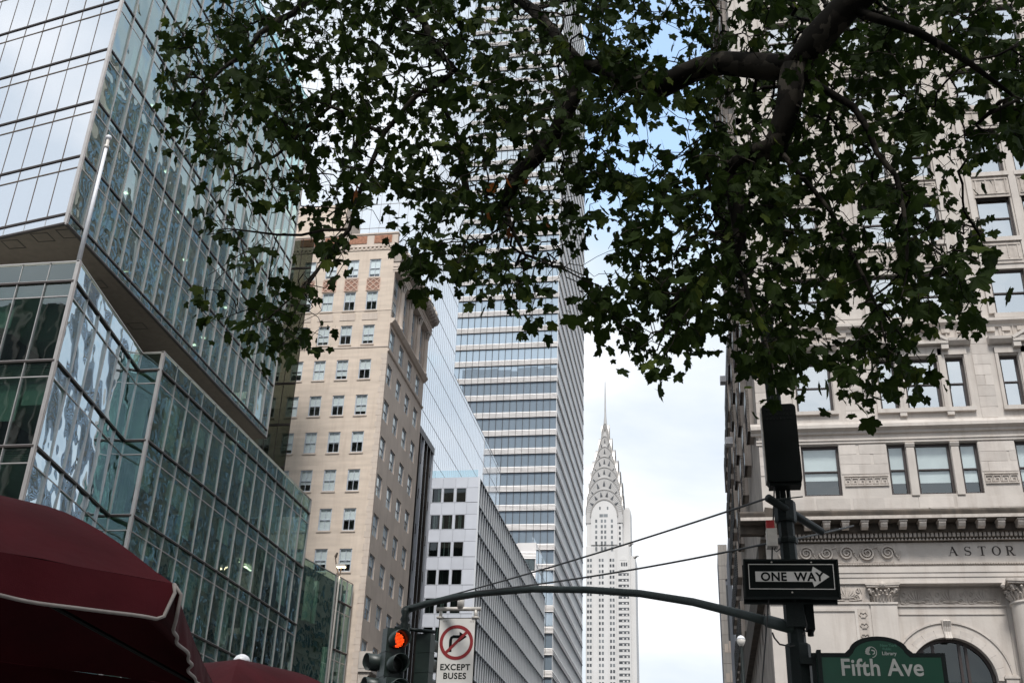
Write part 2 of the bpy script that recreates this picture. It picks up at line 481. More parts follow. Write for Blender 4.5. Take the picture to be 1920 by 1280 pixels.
def put(name, me, loc, parent=None, rot=None, label=None, cat=None, group=None, kind=None):
    o = bpy.data.objects.new(name, me)
    C.objects.link(o)
    o.location = loc
    if rot: o.rotation_euler = rot
    m = Matrix.LocRotScale(Vector(loc), __import__('mathutils').Euler(rot or (0, 0, 0)), None)
    W[o] = m
    if parent is not None:
        o.parent = parent; o.matrix_parent_inverse = W[parent].inverted()
    tag(o, label, cat, group, kind)
    return o
def tag(o, label=None, cat=None, group=None, kind=None):
    if label: o['label'] = label
    if cat: o['category'] = cat
    if group: o['group'] = group
    if kind: o['kind'] = kind
    return o
def thing(name, loc, label, cat, group=None):
    return put(name, None, loc, None, None, label, cat, group)
def fr(ox, oy, dx, dy):
    l = math.hypot(dx, dy); dx /= l; dy /= l
    f = lambda u, z, w: (ox+dx*u+dy*w, oy+dy*u-dx*w, z)
    f.rz = math.atan2(dy, dx)
    return f
def text_mesh(s, size, m, ext=0.004, bold=0.0, sx=1.0, spacing=1.0):
    cu = bpy.data.curves.new('lettering', 'FONT')
    cu.body = s; cu.size = size; cu.extrude = ext; cu.offset = bold; cu.align_x = 'CENTER'; cu.space_character = spacing
    cu.resolution_u = 4
    o = bpy.data.objects.new('lettering', cu); C.objects.link(o)
    dg = bpy.context.evaluated_depsgraph_get()
    me = bpy.data.meshes.new_from_object(o.evaluated_get(dg))
    C.objects.unlink(o); bpy.data.objects.remove(o)
    me.transform(Matrix.Rotation(PI/2, 4, 'X') @ Matrix.Diagonal((sx, 1, 1, 1)))
    me.materials.clear(); me.materials.append(m)
    return me

def wall_holes(mb, u0, u1, z0, z1, holes, depth=0.3, w=0.0):
    """front sheet of a wall with real openings and their reveals. holes: (u0,u1,z0,z1)"""
    us = sorted(set([u0, u1]+[h[0] for h in holes]+[h[1] for h in holes]))
    zs = sorted(set([z0, z1]+[h[2] for h in holes]+[h[3] for h in holes]))
    us = [u for u in us if u0 <= u <= u1]; zs = [z for z in zs if z0 <= z <= z1]
    for j in range(len(zs)-1):
        run = None
        zc = (zs[j]+zs[j+1])/2
        for i in range(len(us)-1):
            uc = (us[i]+us[i+1])/2
            inside = any(h[0] < uc < h[1] and h[2] < zc < h[3] for h in holes)
            if not inside:
                if run is None: run = us[i]
            if inside and run is not None:
                mb.addT([(run, zs[j], w), (us[i], zs[j], w), (us[i], zs[j+1], w), (run, zs[j+1], w)], [(0, 1, 2, 3)]); run = None
        if run is not None:
            mb.addT([(run, zs[j], w), (us[-1], zs[j], w), (us[-1], zs[j+1], w), (run, zs[j+1], w)], [(0, 1, 2, 3)])
    for a, b, c, d in holes:
        e = w-depth
        mb.addT([(a, c, w), (b, c, w), (b, d, w), (a, d, w), (a, c, e), (b, c, e), (b, d, e), (a, d, e)],
                [(0, 4, 5, 1), (1, 5, 6, 2), (2, 6, 7, 3), (3, 7, 4, 0)])

# ------------------------------------------------------------------ ground, roads, pavements
def struct(name, mb, m):
    return mb.build(name, m, kind='structure')
g = MB(); g.add([(-2500, -1500, -.02), (2500, -1500, -.02), (2500, 4000, -.02), (-2500, 4000, -.02)], [(0, 1, 2, 3)])
struct('ground', g, m_grnd)
g = MB(); g.add([(-26, 12.5, 0), (-1.5, 12.5, 0), (-1.5, 900, 0), (-26, 900, 0)], [(0, 1, 2, 3)])
struct('road', g, m_asph)
g = MB(); g.add([(-300, 12.5, .004), (300, 12.5, .004), (300, 37.5, .004), (-300, 37.5, .004)], [(0, 1, 2, 3)])
struct('avenue_road', g, m_asph)
for (x0, x1, y0, y1) in ((-300, -26, 37.5, 42), (-30, -26, 42, 900), (-1.5, 300, 37.5, 44.5), (-1.5, 2.5, 44.5, 900), (-60, 300, -8, 12.5)):
    g = MB(); g.wbox(x0, x1, y0, y1, -.01, .13); struct('pavement', g, m_paveg)
g = MB()
for k in range(24):
    g.wbox(-25.5+k*1.0, -25.0+k*1.0, 33.6, 36.6, .004, .009)
for k in range(60):
    g.wbox(-13.9, -13.75, 44+k*8, 47+k*8, .0, .005)
struct('road_marking', g, m_line)

# ------------------------------------------------------------------ curtain-wall generator (glass corner building)
mesh_cache = {}
def pane_mesh(wd, ht, m, key):
    k = (round(wd, 3), round(ht, 3), m.name)
    if k not in mesh_cache:
        b = MB(); b.box(-wd/2, wd/2, -ht/2, ht/2, -.012, .012)
        mesh_cache[k] = b.mesh(key, m)
    return mesh_cache[k]
def curtain(root, T, length, bays, floors, mg, trans_h=.75, tilt=.25, fin=.10, mull=m_metal, name='glass_pane', edge_h=.10, trans_name='transom_pane', first=None, edge_w=.07, louver=False):
    """bays of glass between fins; floors: list of (z0,z1)"""
    us = [length*i/bays for i in range(bays+1)] if first is None else [0]+[first+(length-first)*i/(bays-1) for i in range(bays)]
    fn = MB(T)
    for i, u in enumerate(us):
        a = 0.021
        fn.box(u-a, u+a, floors[0][0], floors[-1][1], -.03, fin)
        if i % 4 == 3 or i == len(us)-1:
            fn.build('mullion', mull, root); fn = MB(T)
    if fn.v: fn.build('mullion', mull, root)
    for (z0, z1) in floors:
        e = MB(T); e.box(0, length, z0-edge_h/2, z0+edge_h/2, -.05, edge_w+.05)
        e.build('floor_edge', m_edge, root)
        e = MB(T); e.box(0, length, z0+edge_h/2+.002, z0+edge_h/2+.035, -.02, edge_w+.03)
        if trans_h and z1-z0 > 2:
            e.build('transom_bar', mull, root); e = MB(T); e.box(0, length, z1-trans_h-.03, z1-trans_h+.03, -.03, .04)
        e.build('transom_bar', mull, root)
        for i in range(len(us)-1):
            u = (us[i]+us[i+1])/2; wd = us[i+1]-us[i]-.06
            zt = z1-trans_h if (trans_h and z1-z0 > 2) else z1
            h = zt-z0-.12
            if h > .1:
                put(name, pane_mesh(wd, h, mg, name), T(u, z0+.06+h/2, 0), root, (random.gauss(0, 1)*math.radians(tilt), 0, T.rz+random.gauss(0, 1)*math.radians(tilt)))
            if zt < z1:
                h2 = trans_h-.12
                put(trans_name, pane_mesh(wd, h2, mg, trans_name), T(u, zt+.03+h2/2, 0), root, (random.gauss(0, 1)*math.radians(tilt), 0, T.rz+random.gauss(0, 1)*math.radians(tilt)))
                if louver:
                    lv = MB(T)
                    for q in range(6):
                        lv.box(u-wd/2, u+wd/2, zt+.05+q*h2/6, zt+.05+q*h2/6+.05, -.12, -.06)
                    lv.build('louvre', m_metal, root)

gb = thing('glass_office_building', (-36, 60, 0), 'blue-green glass corner office building with a cantilevered box floating over a lower glass podium', 'building')
PZ = [10.6, 14.9, 19.2, 23.5, 27.8]                 # podium floor lines
def fl(zs): return [(zs[i], zs[i+1]) for i in range(len(zs)-1)]
# podium: front (faces the avenue), angled flank, step, long side
P0 = (-41.5, 42.9); P1 = (-29.5, 42.9); P2 = (-31.15, 53.1); P3 = (-29.8, 53.1); P4 = (-29.8, 79.5)
def seg(a, b): return fr(a[0], a[1], b[0]-a[0], b[1]-a[1]), math.hypot(b[0]-a[0], b[1]-a[1])
pf = fl([6.3]+PZ)
for (a, b, n, mg, lv, tl) in ((P0, P1, 8, g_podf, True, .15), (P1, P2, 6, g_flank, False, .9), (P2, P3, 1, g_pod, False, .1), (P3, P4, 14, g_pod, False, .7)):
    T, ln = seg(a, b)
    curtain(gb, T, ln, n, pf, mg, .8, tl, louver=lv)
    curtain(gb, T, ln, n, [(27.8, 28.9)], mg, 0, tl*.7, name='parapet_pane', fin=.04)
    c = MB(T); c.box(-.05, ln+.05, 28.9, 28.96, -.06, .09); c.build('coping', m_metal, gb)
for (x, y) in (P1, P3, P4):
    c = MB(); c.wbox(x-.10, x+.09, y-.09, y+.10, 6, 28.98); c.build('corner_post', m_metal, gb)
# lower annex wing
A0 = (-29.8, 79.6); A1 = (-28.3, 87.6)
T, ln = seg(A0, A1)
az = [5.0, 10.2, 15.6]
c = MB(T)
for (u0, u1) in ((.05, 2.3), (2.36, 4.6), (4.66, 5.2)):
    for (z0, z1) in ((5.1, 12.1), (12.15, 17.3), (17.35, 24.3)):
        h = z1-z0
        put('glass_pane', pane_mesh(u1-u0, h, g_pod, 'glass_pane'), T((u0+u1)/2, (z0+z1)/2, 0), gb, (random.gauss(0, .004), 0, T.rz+random.gauss(0, .004)))
c = MB(T)
c.box(-.02, ln, 24.3, 24.36, -.05, .06); c.box(5.22, 5.3, 5, 24.4, -.05, .08)
c.build('annex_frame', m_metal, gb)
T2 = fr(*T(5.3, 0, 0)[:2], A1[0]-A0[0], A1[1]-A0[1])
curtain(gb, T2, ln-5.3, 3, fl([7.2, 12.9, 18.6, 22.4]), g_pod, .8, .3)
curtain(gb, T2, ln-5.3, 3, [(22.4, 24.3)], g_pod, 0, .3)
# podium roof, floors and inside
c = MB()
for z in PZ+[6.3]:
    c.add([(-41.4, 43.2, z-.25), (-29.85, 43.2, z-.25), (-31.45, 53.4, z-.25), (-30.15, 53.4, z-.25), (-30.15, 79.4, z-.25), (-41.4, 79.4, z-.25)], [(0, 1, 2, 3, 4, 5)])
    c.add([(-41.4, 43.2, z), (-29.85, 43.2, z), (-31.45, 53.4, z), (-30.15, 53.4, z), (-30.15, 79.4, z), (-41.4, 79.4, z)], [(0, 1, 2, 3, 4, 5)])
c.build('floor_slab', m_ceil, gb)
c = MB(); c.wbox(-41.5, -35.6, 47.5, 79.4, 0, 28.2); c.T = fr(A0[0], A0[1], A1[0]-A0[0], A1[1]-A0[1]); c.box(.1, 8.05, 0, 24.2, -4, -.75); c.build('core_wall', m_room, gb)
for k in range(9):
    y = 80.2+rnd()*6.5; z = random.choice([5, 10.2, 15.6, 20])
    c = MB(); c.T = fr(A0[0], A0[1], A1[0]-A0[0], A1[1]-A0[1]); c.box(y-79.6, y-79.4+rnd()*.5, z, z+2.5+rnd(), -.7, -.3); c.build('partition', m_wallin, gb)
c = MB(); c.add([(-41.5, 43.1, 6.2), (-29.8, 43.1, 6.2), (-31.4, 53.2, 6.2), (-30.0, 53.2, 6.2), (-30.0, 79.4, 6.2), (-41.5, 79.4, 6.2),
                 (-41.5, 43.1, 0), (-29.8, 43.1, 0), (-31.4, 53.2, 0), (-30.0, 53.2, 0), (-30.0, 79.4, 0), (-41.5, 79.4, 0)],
               [(i, (i+1) % 6, (i+1) % 6+6, i+6) for i in range(6)])
c.build('ground_floor_wall', m_edge, gb)
random.seed(3)
for z in PZ[:-1]+[6.3]:                                # columns, partitions, blinds, furniture, lights seen through the glass
    for k in range(5):
        y = 56+k*5.3
        c = MB(); c.tube([(-32.3, y, z), (-32.3, y, z+4.05)], .28, 10); c.build('interior_column', m_wallin, gb)
    for k in range(6):
        y = 54+rnd()*24; d = 1.5+rnd()*2.5
        c = MB(); c.wbox(-35.5, -31.3-rnd()*1.2, y, y+.12, z, z+2.7+rnd()*1.2); c.build('partition', m_wallin, gb)
    for k in range(14):
        if rnd() < .42:
            u0 = 53.1+k*1.885
            hh = .5+rnd()*2.6
            c = MB(); c.wbox(-30.12, -30.10, u0+.06, u0+1.82, z+3.5-hh, z+3.45); c.build('blind', m_blind, gb)
    for k in range(8):
        u0 = -41.5+k*1.5
        if rnd() < .6:
            hh = 1.2+rnd()*1.9
            c = MB(); c.wbox(u0+.06, u0+1.44, 43.2, 43.22, z+3.4-hh, z+3.4); c.build('blind', m_room if rnd() < .75 else m_blind, gb)
    for k in range(5):
        y = 54.5+rnd()*23
        c = MB(); c.wbox(-31.9, -31.2, y, y+1.5, z+.0, z+.75); c.build('desk', m_room, gb)
        c = MB(); c.wbox(-33.6, -33.45, y, y+1.4, z+3.85, z+3.9); c.build('ceiling_light', m_light if k < 2 else m_ceil, gb)
# cantilevered box
B0 = (-36.75, 44.7); B1 = (-31.2, 43.5); B2 = (-31.5, 73.1)
Bd = Vector((B0[0]-B1[0], B0[1]-B1[1])).normalized()*14
B0 = (B1[0]+Bd.x, B1[1]+Bd.y)
BZ = [32.25+3.65*i for i in range(9)]
for (a, b, n, mg, tl, first) in ((B0, B1, 10, g_box, .12, None), (B1, B2, 21, g_side, .8, None)):
    T, ln = seg(a, b)
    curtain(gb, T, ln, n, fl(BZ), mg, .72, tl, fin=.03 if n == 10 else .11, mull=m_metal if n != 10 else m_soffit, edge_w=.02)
    curtain(gb, T, ln, n, [(31.62, 32.25)], mg, 0, tl*.6, name='skirt_pane', fin=.02)
    curtain(gb, T, ln, n, [(BZ[-1], BZ[-1]+1.1)], mg, 0, tl*.6, name='parapet_pane', fin=.02)
for (x, y) in (B1, B2):
    c = MB(); c.wbox(x-.10, x+.07, y-.07, y+.10, 31.58, BZ[-1]+1.2); c.build('corner_post', m_metal, gb)
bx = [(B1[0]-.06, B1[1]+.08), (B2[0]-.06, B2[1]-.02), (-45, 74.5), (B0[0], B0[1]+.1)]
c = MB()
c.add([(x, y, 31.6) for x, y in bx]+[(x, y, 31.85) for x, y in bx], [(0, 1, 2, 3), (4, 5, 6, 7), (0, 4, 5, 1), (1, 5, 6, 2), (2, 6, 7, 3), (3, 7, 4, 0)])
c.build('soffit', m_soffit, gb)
for (px, py) in ((80, 445), (25, 458), (182, 533), (258, 611), (128, 438)):
    p = on_z(px, py, 31.6)
    c = MB()
    a, b = .5, .42
    for (x0, x1, y0, y1) in ((-a, a, -b, -b+.05), (-a, a, b-.05, b), (-a, -a+.05, -b+.05, b-.05), (a-.05, a, -b+.05, b-.05)):
        c.wbox(p.x+x0, p.x+x1, p.y+y0, p.y+y1, 31.585, 31.599)
    c.build('access_panel', m_softline, gb)
c = MB()
for z in BZ:
    p = [(x-(.15 if i in (0, 1) else 0), y+(.15 if i in (0, 3) else 0)) for i, (x, y) in enumerate(bx)]
    c.add([(x, y, z-.3) for x, y in p], [(0, 1, 2, 3)]); c.add([(x, y, z) for x, y in p], [(0, 1, 2, 3)])
c.build('floor_slab', m_ceil, gb)
c = MB(); c.wbox(-45, -37.0, 49, 73, 32, BZ[-1]); c.build('core_wall', m_wallin, gb)
for z in BZ[:-1]:
    for k in range(5):
        y = 45+rnd()*27
        c = MB(); c.wbox(-36.9, -32.4-rnd(), y, y+.12, z, z+2.6+rnd()*.8); c.build('partition', m_wallin, gb)
    for k in range(21):
        if rnd() < .3:
            u0 = 43.5+k*1.41; hh = .5+rnd()*1.8
            c = MB(); c.wbox(-31.75, -31.73, u0+.1, u0+1.33, z+2.85-hh, z+2.85); c.build('blind', m_blind, gb)
    for k in range(6):
        y = 45+rnd()*26; x = -33-rnd()*3
        c = MB(); c.wbox(x, x+.22, y, y+.22, z+3.27, z+3.3); c.build('ceiling_light', m_light, gb)
    for k in range(3):
        y = 45+rnd()*26
        c = MB(); c.wbox(-34, -33.85, y, y+2.2, z+3.2, z+3.27); c.build('ceiling_light', m_ceil, gb)
# smoked glass end wing between the box and the brick building
T = fr(-36.5, 79.6, 1, 0)
ww = 36.5-32.35
curtain(gb, T, ww, 4, fl([28.0, 31.7, 35.4, 39.1, 42.8, 46.5, 50.2, 53.2]), g_dark, 0, .1, fin=.03, mull=m_softline, edge_h=.12)

# flagpole on the podium roof corner
b0 = on_y(147, 492, 43.6); t0 = on_y(204, 262, 43.6)
fp = thing('flagpole', (b0.x, 43.6, 28.9), 'slim white flagpole with a ball on top rising from the glass podium corner', 'flagpole')
c = MB(); c.sm = True; c.tube([(b0.x, 43.6, 28.9), (b0.x, 43.6, t0.z)], [.125, .085], 14); c.build('pole', m_pole, fp)
c = MB(); c.sm = True; c.lathe((b0.x, 43.6, t0.z-.02), [(.10, -.55), (.13, -.5), (.13, -.35), (.09, -.33), (.09, 0)], 14); c.build('collar', m_galv, fp)
c = MB(); c.sm = True; c.lathe((b0.x, 43.6, t0.z+.13), [(.16*math.sin(a*PI/8)+.001, -.16*math.cos(a*PI/8)) for a in range(9)], 16); c.build('ball', m_pole, fp)

# ------------------------------------------------------------------ double-hung windows for masonry buildings
def window(root, T, u, z, wd, ht, key, fm, gm, muntin=True, blind=0.0, blind_m=None, ft=.07, depth=.12, lowblind=0.0, rail=.5, rec=.18):
    """u,z: lower left of the opening; frame sits at the back of the reveal"""
    k = ('win', key, round(wd, 2), round(ht, 2))
    if k not in mesh_cache:
        b = MB()
        b.box(0, ft, 0, ht, -depth, 0); b.box(wd-ft, wd, 0, ht, -depth, 0)
        b.box(ft, wd-ft, 0, ft, -depth, 0); b.box(ft, wd-ft, ht-ft, ht, -depth, 0)
        b.box(ft, wd-ft, ht*rail-.03, ht*rail+.03, -depth+.02, -.02)
        if muntin:
            b.box(wd/2-.022, wd/2+.022, ft, ht-ft, -depth+.03, -.03)
        mesh_cache[k] = b.mesh('window', fm)
        gl = MB()
        gl.box(ft, wd-ft, 0, ht*(1-rail)-ft-.03, -.006, .006); mesh_cache[k+('u',)] = gl.mesh('pane', gm)
        gl = MB()
        gl.box(ft, wd-ft, 0, ht*rail-ft-.03, -.006, .006); mesh_cache[k+('l',)] = gl.mesh('pane', gm)
    rz = T.rz
    o = put('window', mesh_cache[k], T(u, z, -rec), root, (0, 0, rz))
    tl = lambda: (random.gauss(0, .0035), 0, rz+random.gauss(0, .0035))
    put('pane', mesh_cache[k+('u',)], T(u, z+ht*rail+.03, -rec-depth*.45), o, tl())
    put('pane', mesh_cache[k+('l',)], T(u, z+ft, -rec-depth*.7), o, tl())
    if blind > 0.02:
        b = MB(T); b.box(u+ft, u+wd-ft, z+ht-ft-blind*ht, z+ht-ft, -rec-depth*.7-.04, -rec-depth*.7-.025)
        b.build('blind', blind_m or m_whiteblind, o)
    if lowblind > 0.02:
        b = MB(T); b.box(u+ft, u+wd-ft, z+ft, z+ft+lowblind*ht, -rec-depth*.7-.06, -rec-depth*.7-.045)
        b.build('curtain', blind_m or m_blind, o)
    return o

# ------------------------------------------------------------------ buff brick building
BX, BY = -27.3, 88.0
bb = thing('brick_office_building', (-36, 95, 0), 'tall buff brick building with sash windows, lattice panels and a columned loggia near its top', 'building')
Tf = fr(-46.0, BY, 1, 0)
Ts = fr(BX, BY, 0, 1)
rows = [55.95-3.56*i for i in range(14)]
cols = [-28.75-2.17*i for i in range(8)]
holes = []; wins = []
for r, zt in enumerate(rows):
    for x1 in cols:
        holes.append((x1-1.12+46, x1+46, zt-1.98, zt)); wins.append((x1-1.12+46, zt-1.98))
c = MB(Tf); wall_holes(c, 0, 46+BX, 0, 57.3, holes, .2); c.build('front_wall', m_brick, bb)
random.seed(11)
for i, (u, z) in enumerate(wins):
    q = rnd()
    window(bb, Tf, u, z, 1.12, 1.98, 'buff', m_bframe, g_winb, True, blind=random.choice([.45, .5, .5, .62, .75, .93]), ft=.09, rec=.06)
sl = MB(Tf); 
for (u, z) in wins: sl.box(u-.08, u+1.20, z-.14, z-.003, -.1, .07)
sl.build('window_sill', m_bstone, bb)
L_ = MB(Tf)
for (a, b, p) in ((57.3, 57.42, .10), (56.95, 57.05, .06), (46.45, 46.6, .05), (50.28, 50.34, .03)):
    L_.box(0, 46+BX+p, a, b, 0, p)
L_.build('string_course', m_bstone, bb)
d = MB(Tf)
k = 0
while k*.42 < 46+BX:
    d.box(k*.42, k*.42+.2, 57.05, 57.28, .0, .09); k += 1
d.build('dentil_band', m_bstone, bb, kind='stuff')
c = MB(Tf); c.box(0, 46+BX, 57.42, 58.75, -.5, -.02); c.box(-.05, 46+BX+.05, 58.75, 58.9, -.55, .06); c.build('parapet', m_bstone, bb)
for x1 in [-27.9-2.5*i for i in range(7)]:
    c = MB(Tf); c.box(x1+46-1.75, x1+46, 57.75, 58.6, -.02, .03); c.build('brick_panel', m_terra, bb)
for x1 in cols[:6]:                                       # lattice panels between the two top rows
    u = x1-1.12+46
    c = MB(Tf); c.box(u-.12, u+1.24, 52.5, 53.8, -.05, .012); c.build('lattice_ground', m_pinkd, bb)
    c = MB(Tf)
    H, Wd = 1.3, 1.36
    for (a, b) in ((u-.12, u-.06), (u+1.18, u+1.24)): c.box(a, b, 52.5, 53.8, .012, .06)
    c.box(u-.06, u+1.18, 52.5, 52.56, .012, .06); c.box(u-.06, u+1.18, 53.74, 53.8, .012, .06)
    for q in (-.62, 0, .62):
        c.ribbon([(max(u-.06, u-.06+q), 52.56+max(0, -q)), (min(u+1.18, u+1.18+q), 53.74-max(0, q))], [.08, .08], .012, .05)
        c.ribbon([(min(u+1.18, u+1.18-q), 52.56+max(0, -q)), (max(u-.06, u-.06-q), 53.74-max(0, q))], [.08, .08], .012, .056)
    c.build('terracotta_lattice', m_pink, bb)
    c = MB(Tf); c.box(u-.2, u+1.32, 49.35, 50.05, 0, .04); c.build('apron_panel', m_bstone, bb)
# quoined stone corner strip
for k in range(80):
    z = 1+k*.56
    if z > 49: break
    c = MB(Tf); ln = .55 if k % 2 else .42
    c.box(46+BX-ln, 46+BX+.02, z, z+.54, -.3, .02); c.build('quoin', m_bstone, bb)
# side
SL = 13.6
holes = []; wins = []
for r, zt in enumerate(rows):
    if r < 2: continue
    zt2 = zt-.25
    for k in range(4):
        u = .45+3.35*k
        holes.append((u, u+1.65, zt2-1.95, zt2)); wins.append((u, zt2-1.95))
lo = [(.35+3.35*k, 2.2+3.35*k, 49.6, 54.6) for k in range(4)]
c = MB(Ts); wall_holes(c, .003, SL, 0, 57.3, holes+lo, .25); c.build('side_wall', m_bstone, bb)
for (u, z) in wins:
    window(bb, Ts, u, z, 1.65, 1.95, 'buffs', m_bframe, g_winb, False, blind=random.choice([.45, .5, .7, .93]), ft=.09, rec=.12)
for (a, b, z0, z1) in lo:
    for zz in (49.9, 52.4):
        window(bb, Ts, a+.15, zz, b-a-.3, 1.9, 'bufflo', m_bframe, g_winb, False, blind=.5, ft=.09)
    c = MB(Ts); c.box(a, b, 49.6, 49.9, -.5, -.25); c.box(a, b, 51.8, 52.4, -.5, -.22); c.box(a, b, 54.3, 54.6, -.5, -.25); c.build('spandrel_panel', m_carve, bb)
c = MB(Ts)
c.profile(0, SL, [(0, 48.9), (.18, 48.95), (.30, 49.1), (.45, 49.3), (.45, 49.42), (0, 49.5)])
c.profile(0, SL, [(0, 46.0), (.12, 46.05), (.16, 46.2), (0, 46.25)])
c.build('belt_cornice', m_bstone, bb)
for k in range(5):
    u = -.02+3.35*k if k else .0
    u = 2.2+3.35*(k-1)+.58 if k else .12
    if k == 0: continue
    c = MB(Ts); p = Ts(u, 0, .12)
    c.sm = True
    c.lathe((p[0], p[1], 49.5), [(.36, 0), (.36, .12), (.29, .2), (.29, .4), (.25, 4.1), (.25, 4.15)], 14); col = c.build('column', m_bstone, bb)
    c = MB(Ts)
    for t in range(8):
        a = 2*PI*t/8
        q = (p[0]+.26*math.cos(a), p[1]+.26*math.sin(a)); q2 = (p[0]+.42*math.cos(a), p[1]+.42*math.sin(a))
        c.tube([(q[0], q[1], 53.55), (q[0]*.6+q2[0]*.4, q[1]*.6+q2[1]*.4, 53.95), (q2[0], q2[1], 54.15), (q2[0]*1, q2[1]*1, 54.05)], [.08, .09, .07, .03], 5)
    c.wbox(p[0]-.4, p[0]+.4, p[1]-.4, p[1]+.4, 54.2, 54.38)
    c.build('capital', m_carve, col)
c = MB(Ts)
c.box(-.02, SL, 54.4, 55.5, -.2, .46); c.box(-.06, SL+.1, 54.62, 54.7, -.2, .50); c.box(-.06, SL+.1, 54.95, 55.05, -.2, .52)
c.build('entablature', m_bstone, bb)
c = MB(Ts); c.profile(-.1, SL+.4, [(-.2, 55.5), (.55, 55.5), (.65, 55.8), (1.05, 55.95), (1.15, 56.3), (-.2, 56.5)]); c.build('cornice', m_sidestone, bb)
for k in range(22):
    c = MB(Ts); c.profile(.1+k*.64, .1+k*.64+.26, [(.55, 55.5), (1.05, 55.72), (1.05, 55.9), (.55, 55.9)]); c.build('bracket', m_sidestone, bb)
for k in range(14):
    c = MB(Ts); u = .4+k*1.0
    c.sm = True
    p = Ts(u, 0, .8); c.lathe((p[0], p[1], 56.5), [(.16, 0), (.26, .25), (.2, .55), (.05, .8)], 8); c.build('cresting', m_carve, bb)
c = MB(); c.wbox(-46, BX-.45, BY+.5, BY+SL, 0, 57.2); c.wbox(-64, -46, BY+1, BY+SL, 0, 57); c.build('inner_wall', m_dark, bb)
c = MB(); c.wbox(-46, BX, BY+.05, BY+SL, 57.2, 57.42); c.build('roof', m_soffit, bb)
# set-back upper block, seen over the parapet
q = on_y(600, 430, 96); q2 = on_y(646, 430, 96); qz = on_y(620, 385, 96).z
T = fr(q.x-8, 96, 1, 0)
c = MB(T); wall_holes(c, 0, q2.x-q.x+8, 57.4, qz, [(5.6, 6.7, 59, 61)], .25)
c.wbox(q.x-8, q2.x, 96.26, 101, 57.4, qz)
c.build('penthouse', m_brick, bb)
# balustraded balcony low on the side
c = MB(Ts)
c.box(.0, 5.2, 17.35, 17.6, 0, 1.1); c.box(.0, 5.2, 18.75, 18.95, .9, 1.12); c.box(-.02, .2, 17.6, 18.95, .0, 1.12); c.box(5.0, 5.2, 17.6, 18.75, .88, 1.12)
c.build('balcony', m_stone, bb)
for k in range(15):
    p = Ts(.38+k*.32, 0, 1.0); c = MB(); c.sm = True
    c.lathe((p[0], p[1], 17.6), [(.06, 0), (.1, .3), (.05, .6), (.07, 1.1), (.07, 1.15)], 7); c.build('baluster', m_stone, bb)
for k in range(4):
    c = MB(Ts); u = .15+k*1.6
    c.profile(u, u+.3, [(0, 16.3), (.25, 16.5), (.9, 17.1), (1.0, 17.35), (0, 17.35)]); c.build('balcony_bracket', m_carve, bb)

# ------------------------------------------------------------------ black ribbed building
db = thing('dark_ribbed_building', (-34, 110, 0), 'narrow black building with vertical bronze ribs squeezed between the buff brick and white buildings', 'building')
T = fr(-29.7, 102.5, 0, 1)
c = MB(); c.wbox(-45, -29.9, 102.4, 117.0, 0, 46.5); c.build('wall', m_dark, db)
for k in range(10):
    u = .4+k*1.5
    c = MB(T); c.box(u, u+.26, 0, 47, -.2, .22); c.build('rib', m_blackrib if k % 3 else m_white, db)
for z in range(0, 46, 4):
    for k in range(9):
        u = .68+k*1.5
        c = MB(T); c.box(u, u+1.24, z+1.1, z+3.95, -.12, -.08); c.build('window', g_dark, db)
    c = MB(T); c.box(0, 14.2, z, z+1.05, -.15, .02); c.build('spandrel', m_blackrib, db)
c = MB(T); c.box(-.1, 14.3, 46.8, 47.6, -6, .25); c.build('roof', m_blackrib, db)

# ------------------------------------------------------------------ white gridded building with finned flank
WX, WY, WT = -30.0, 146.0, 54.5
wg = thing('white_panel_building', (-45, 180, 0), 'white panelled building with dark triple windows and a flank of close vertical fins', 'building')
T = fr(-60, WY, 1, 0)
bands = [53.05-3.9*i for i in range(12)]
c = MB(); c.wbox(-60, WX-.12, WY+.12, 214.9, 0, WT-.1); c.build('structure_wall', m_wback, wg)
random.seed(5)
trip = [(-36.75, -35.35), (-35.1, -33.55), (-33.25, -31.8)]
allw = trip+[(a-6.6, b-6.6) for a, b in trip]+[(a-13.2, b-13.2) for a, b in trip]
allw = [(a, b) for a, b in allw if a > -45]
us = sorted([-30.0, -31.62, -36.95, -38.3, -39.9, -43.6, -44.9, -33.4, -35.22][:9])
edges = [-44.9, -43.45, -41.8, -40.15, -38.45, -36.9, -35.23, -33.4, -31.65, -30.0]
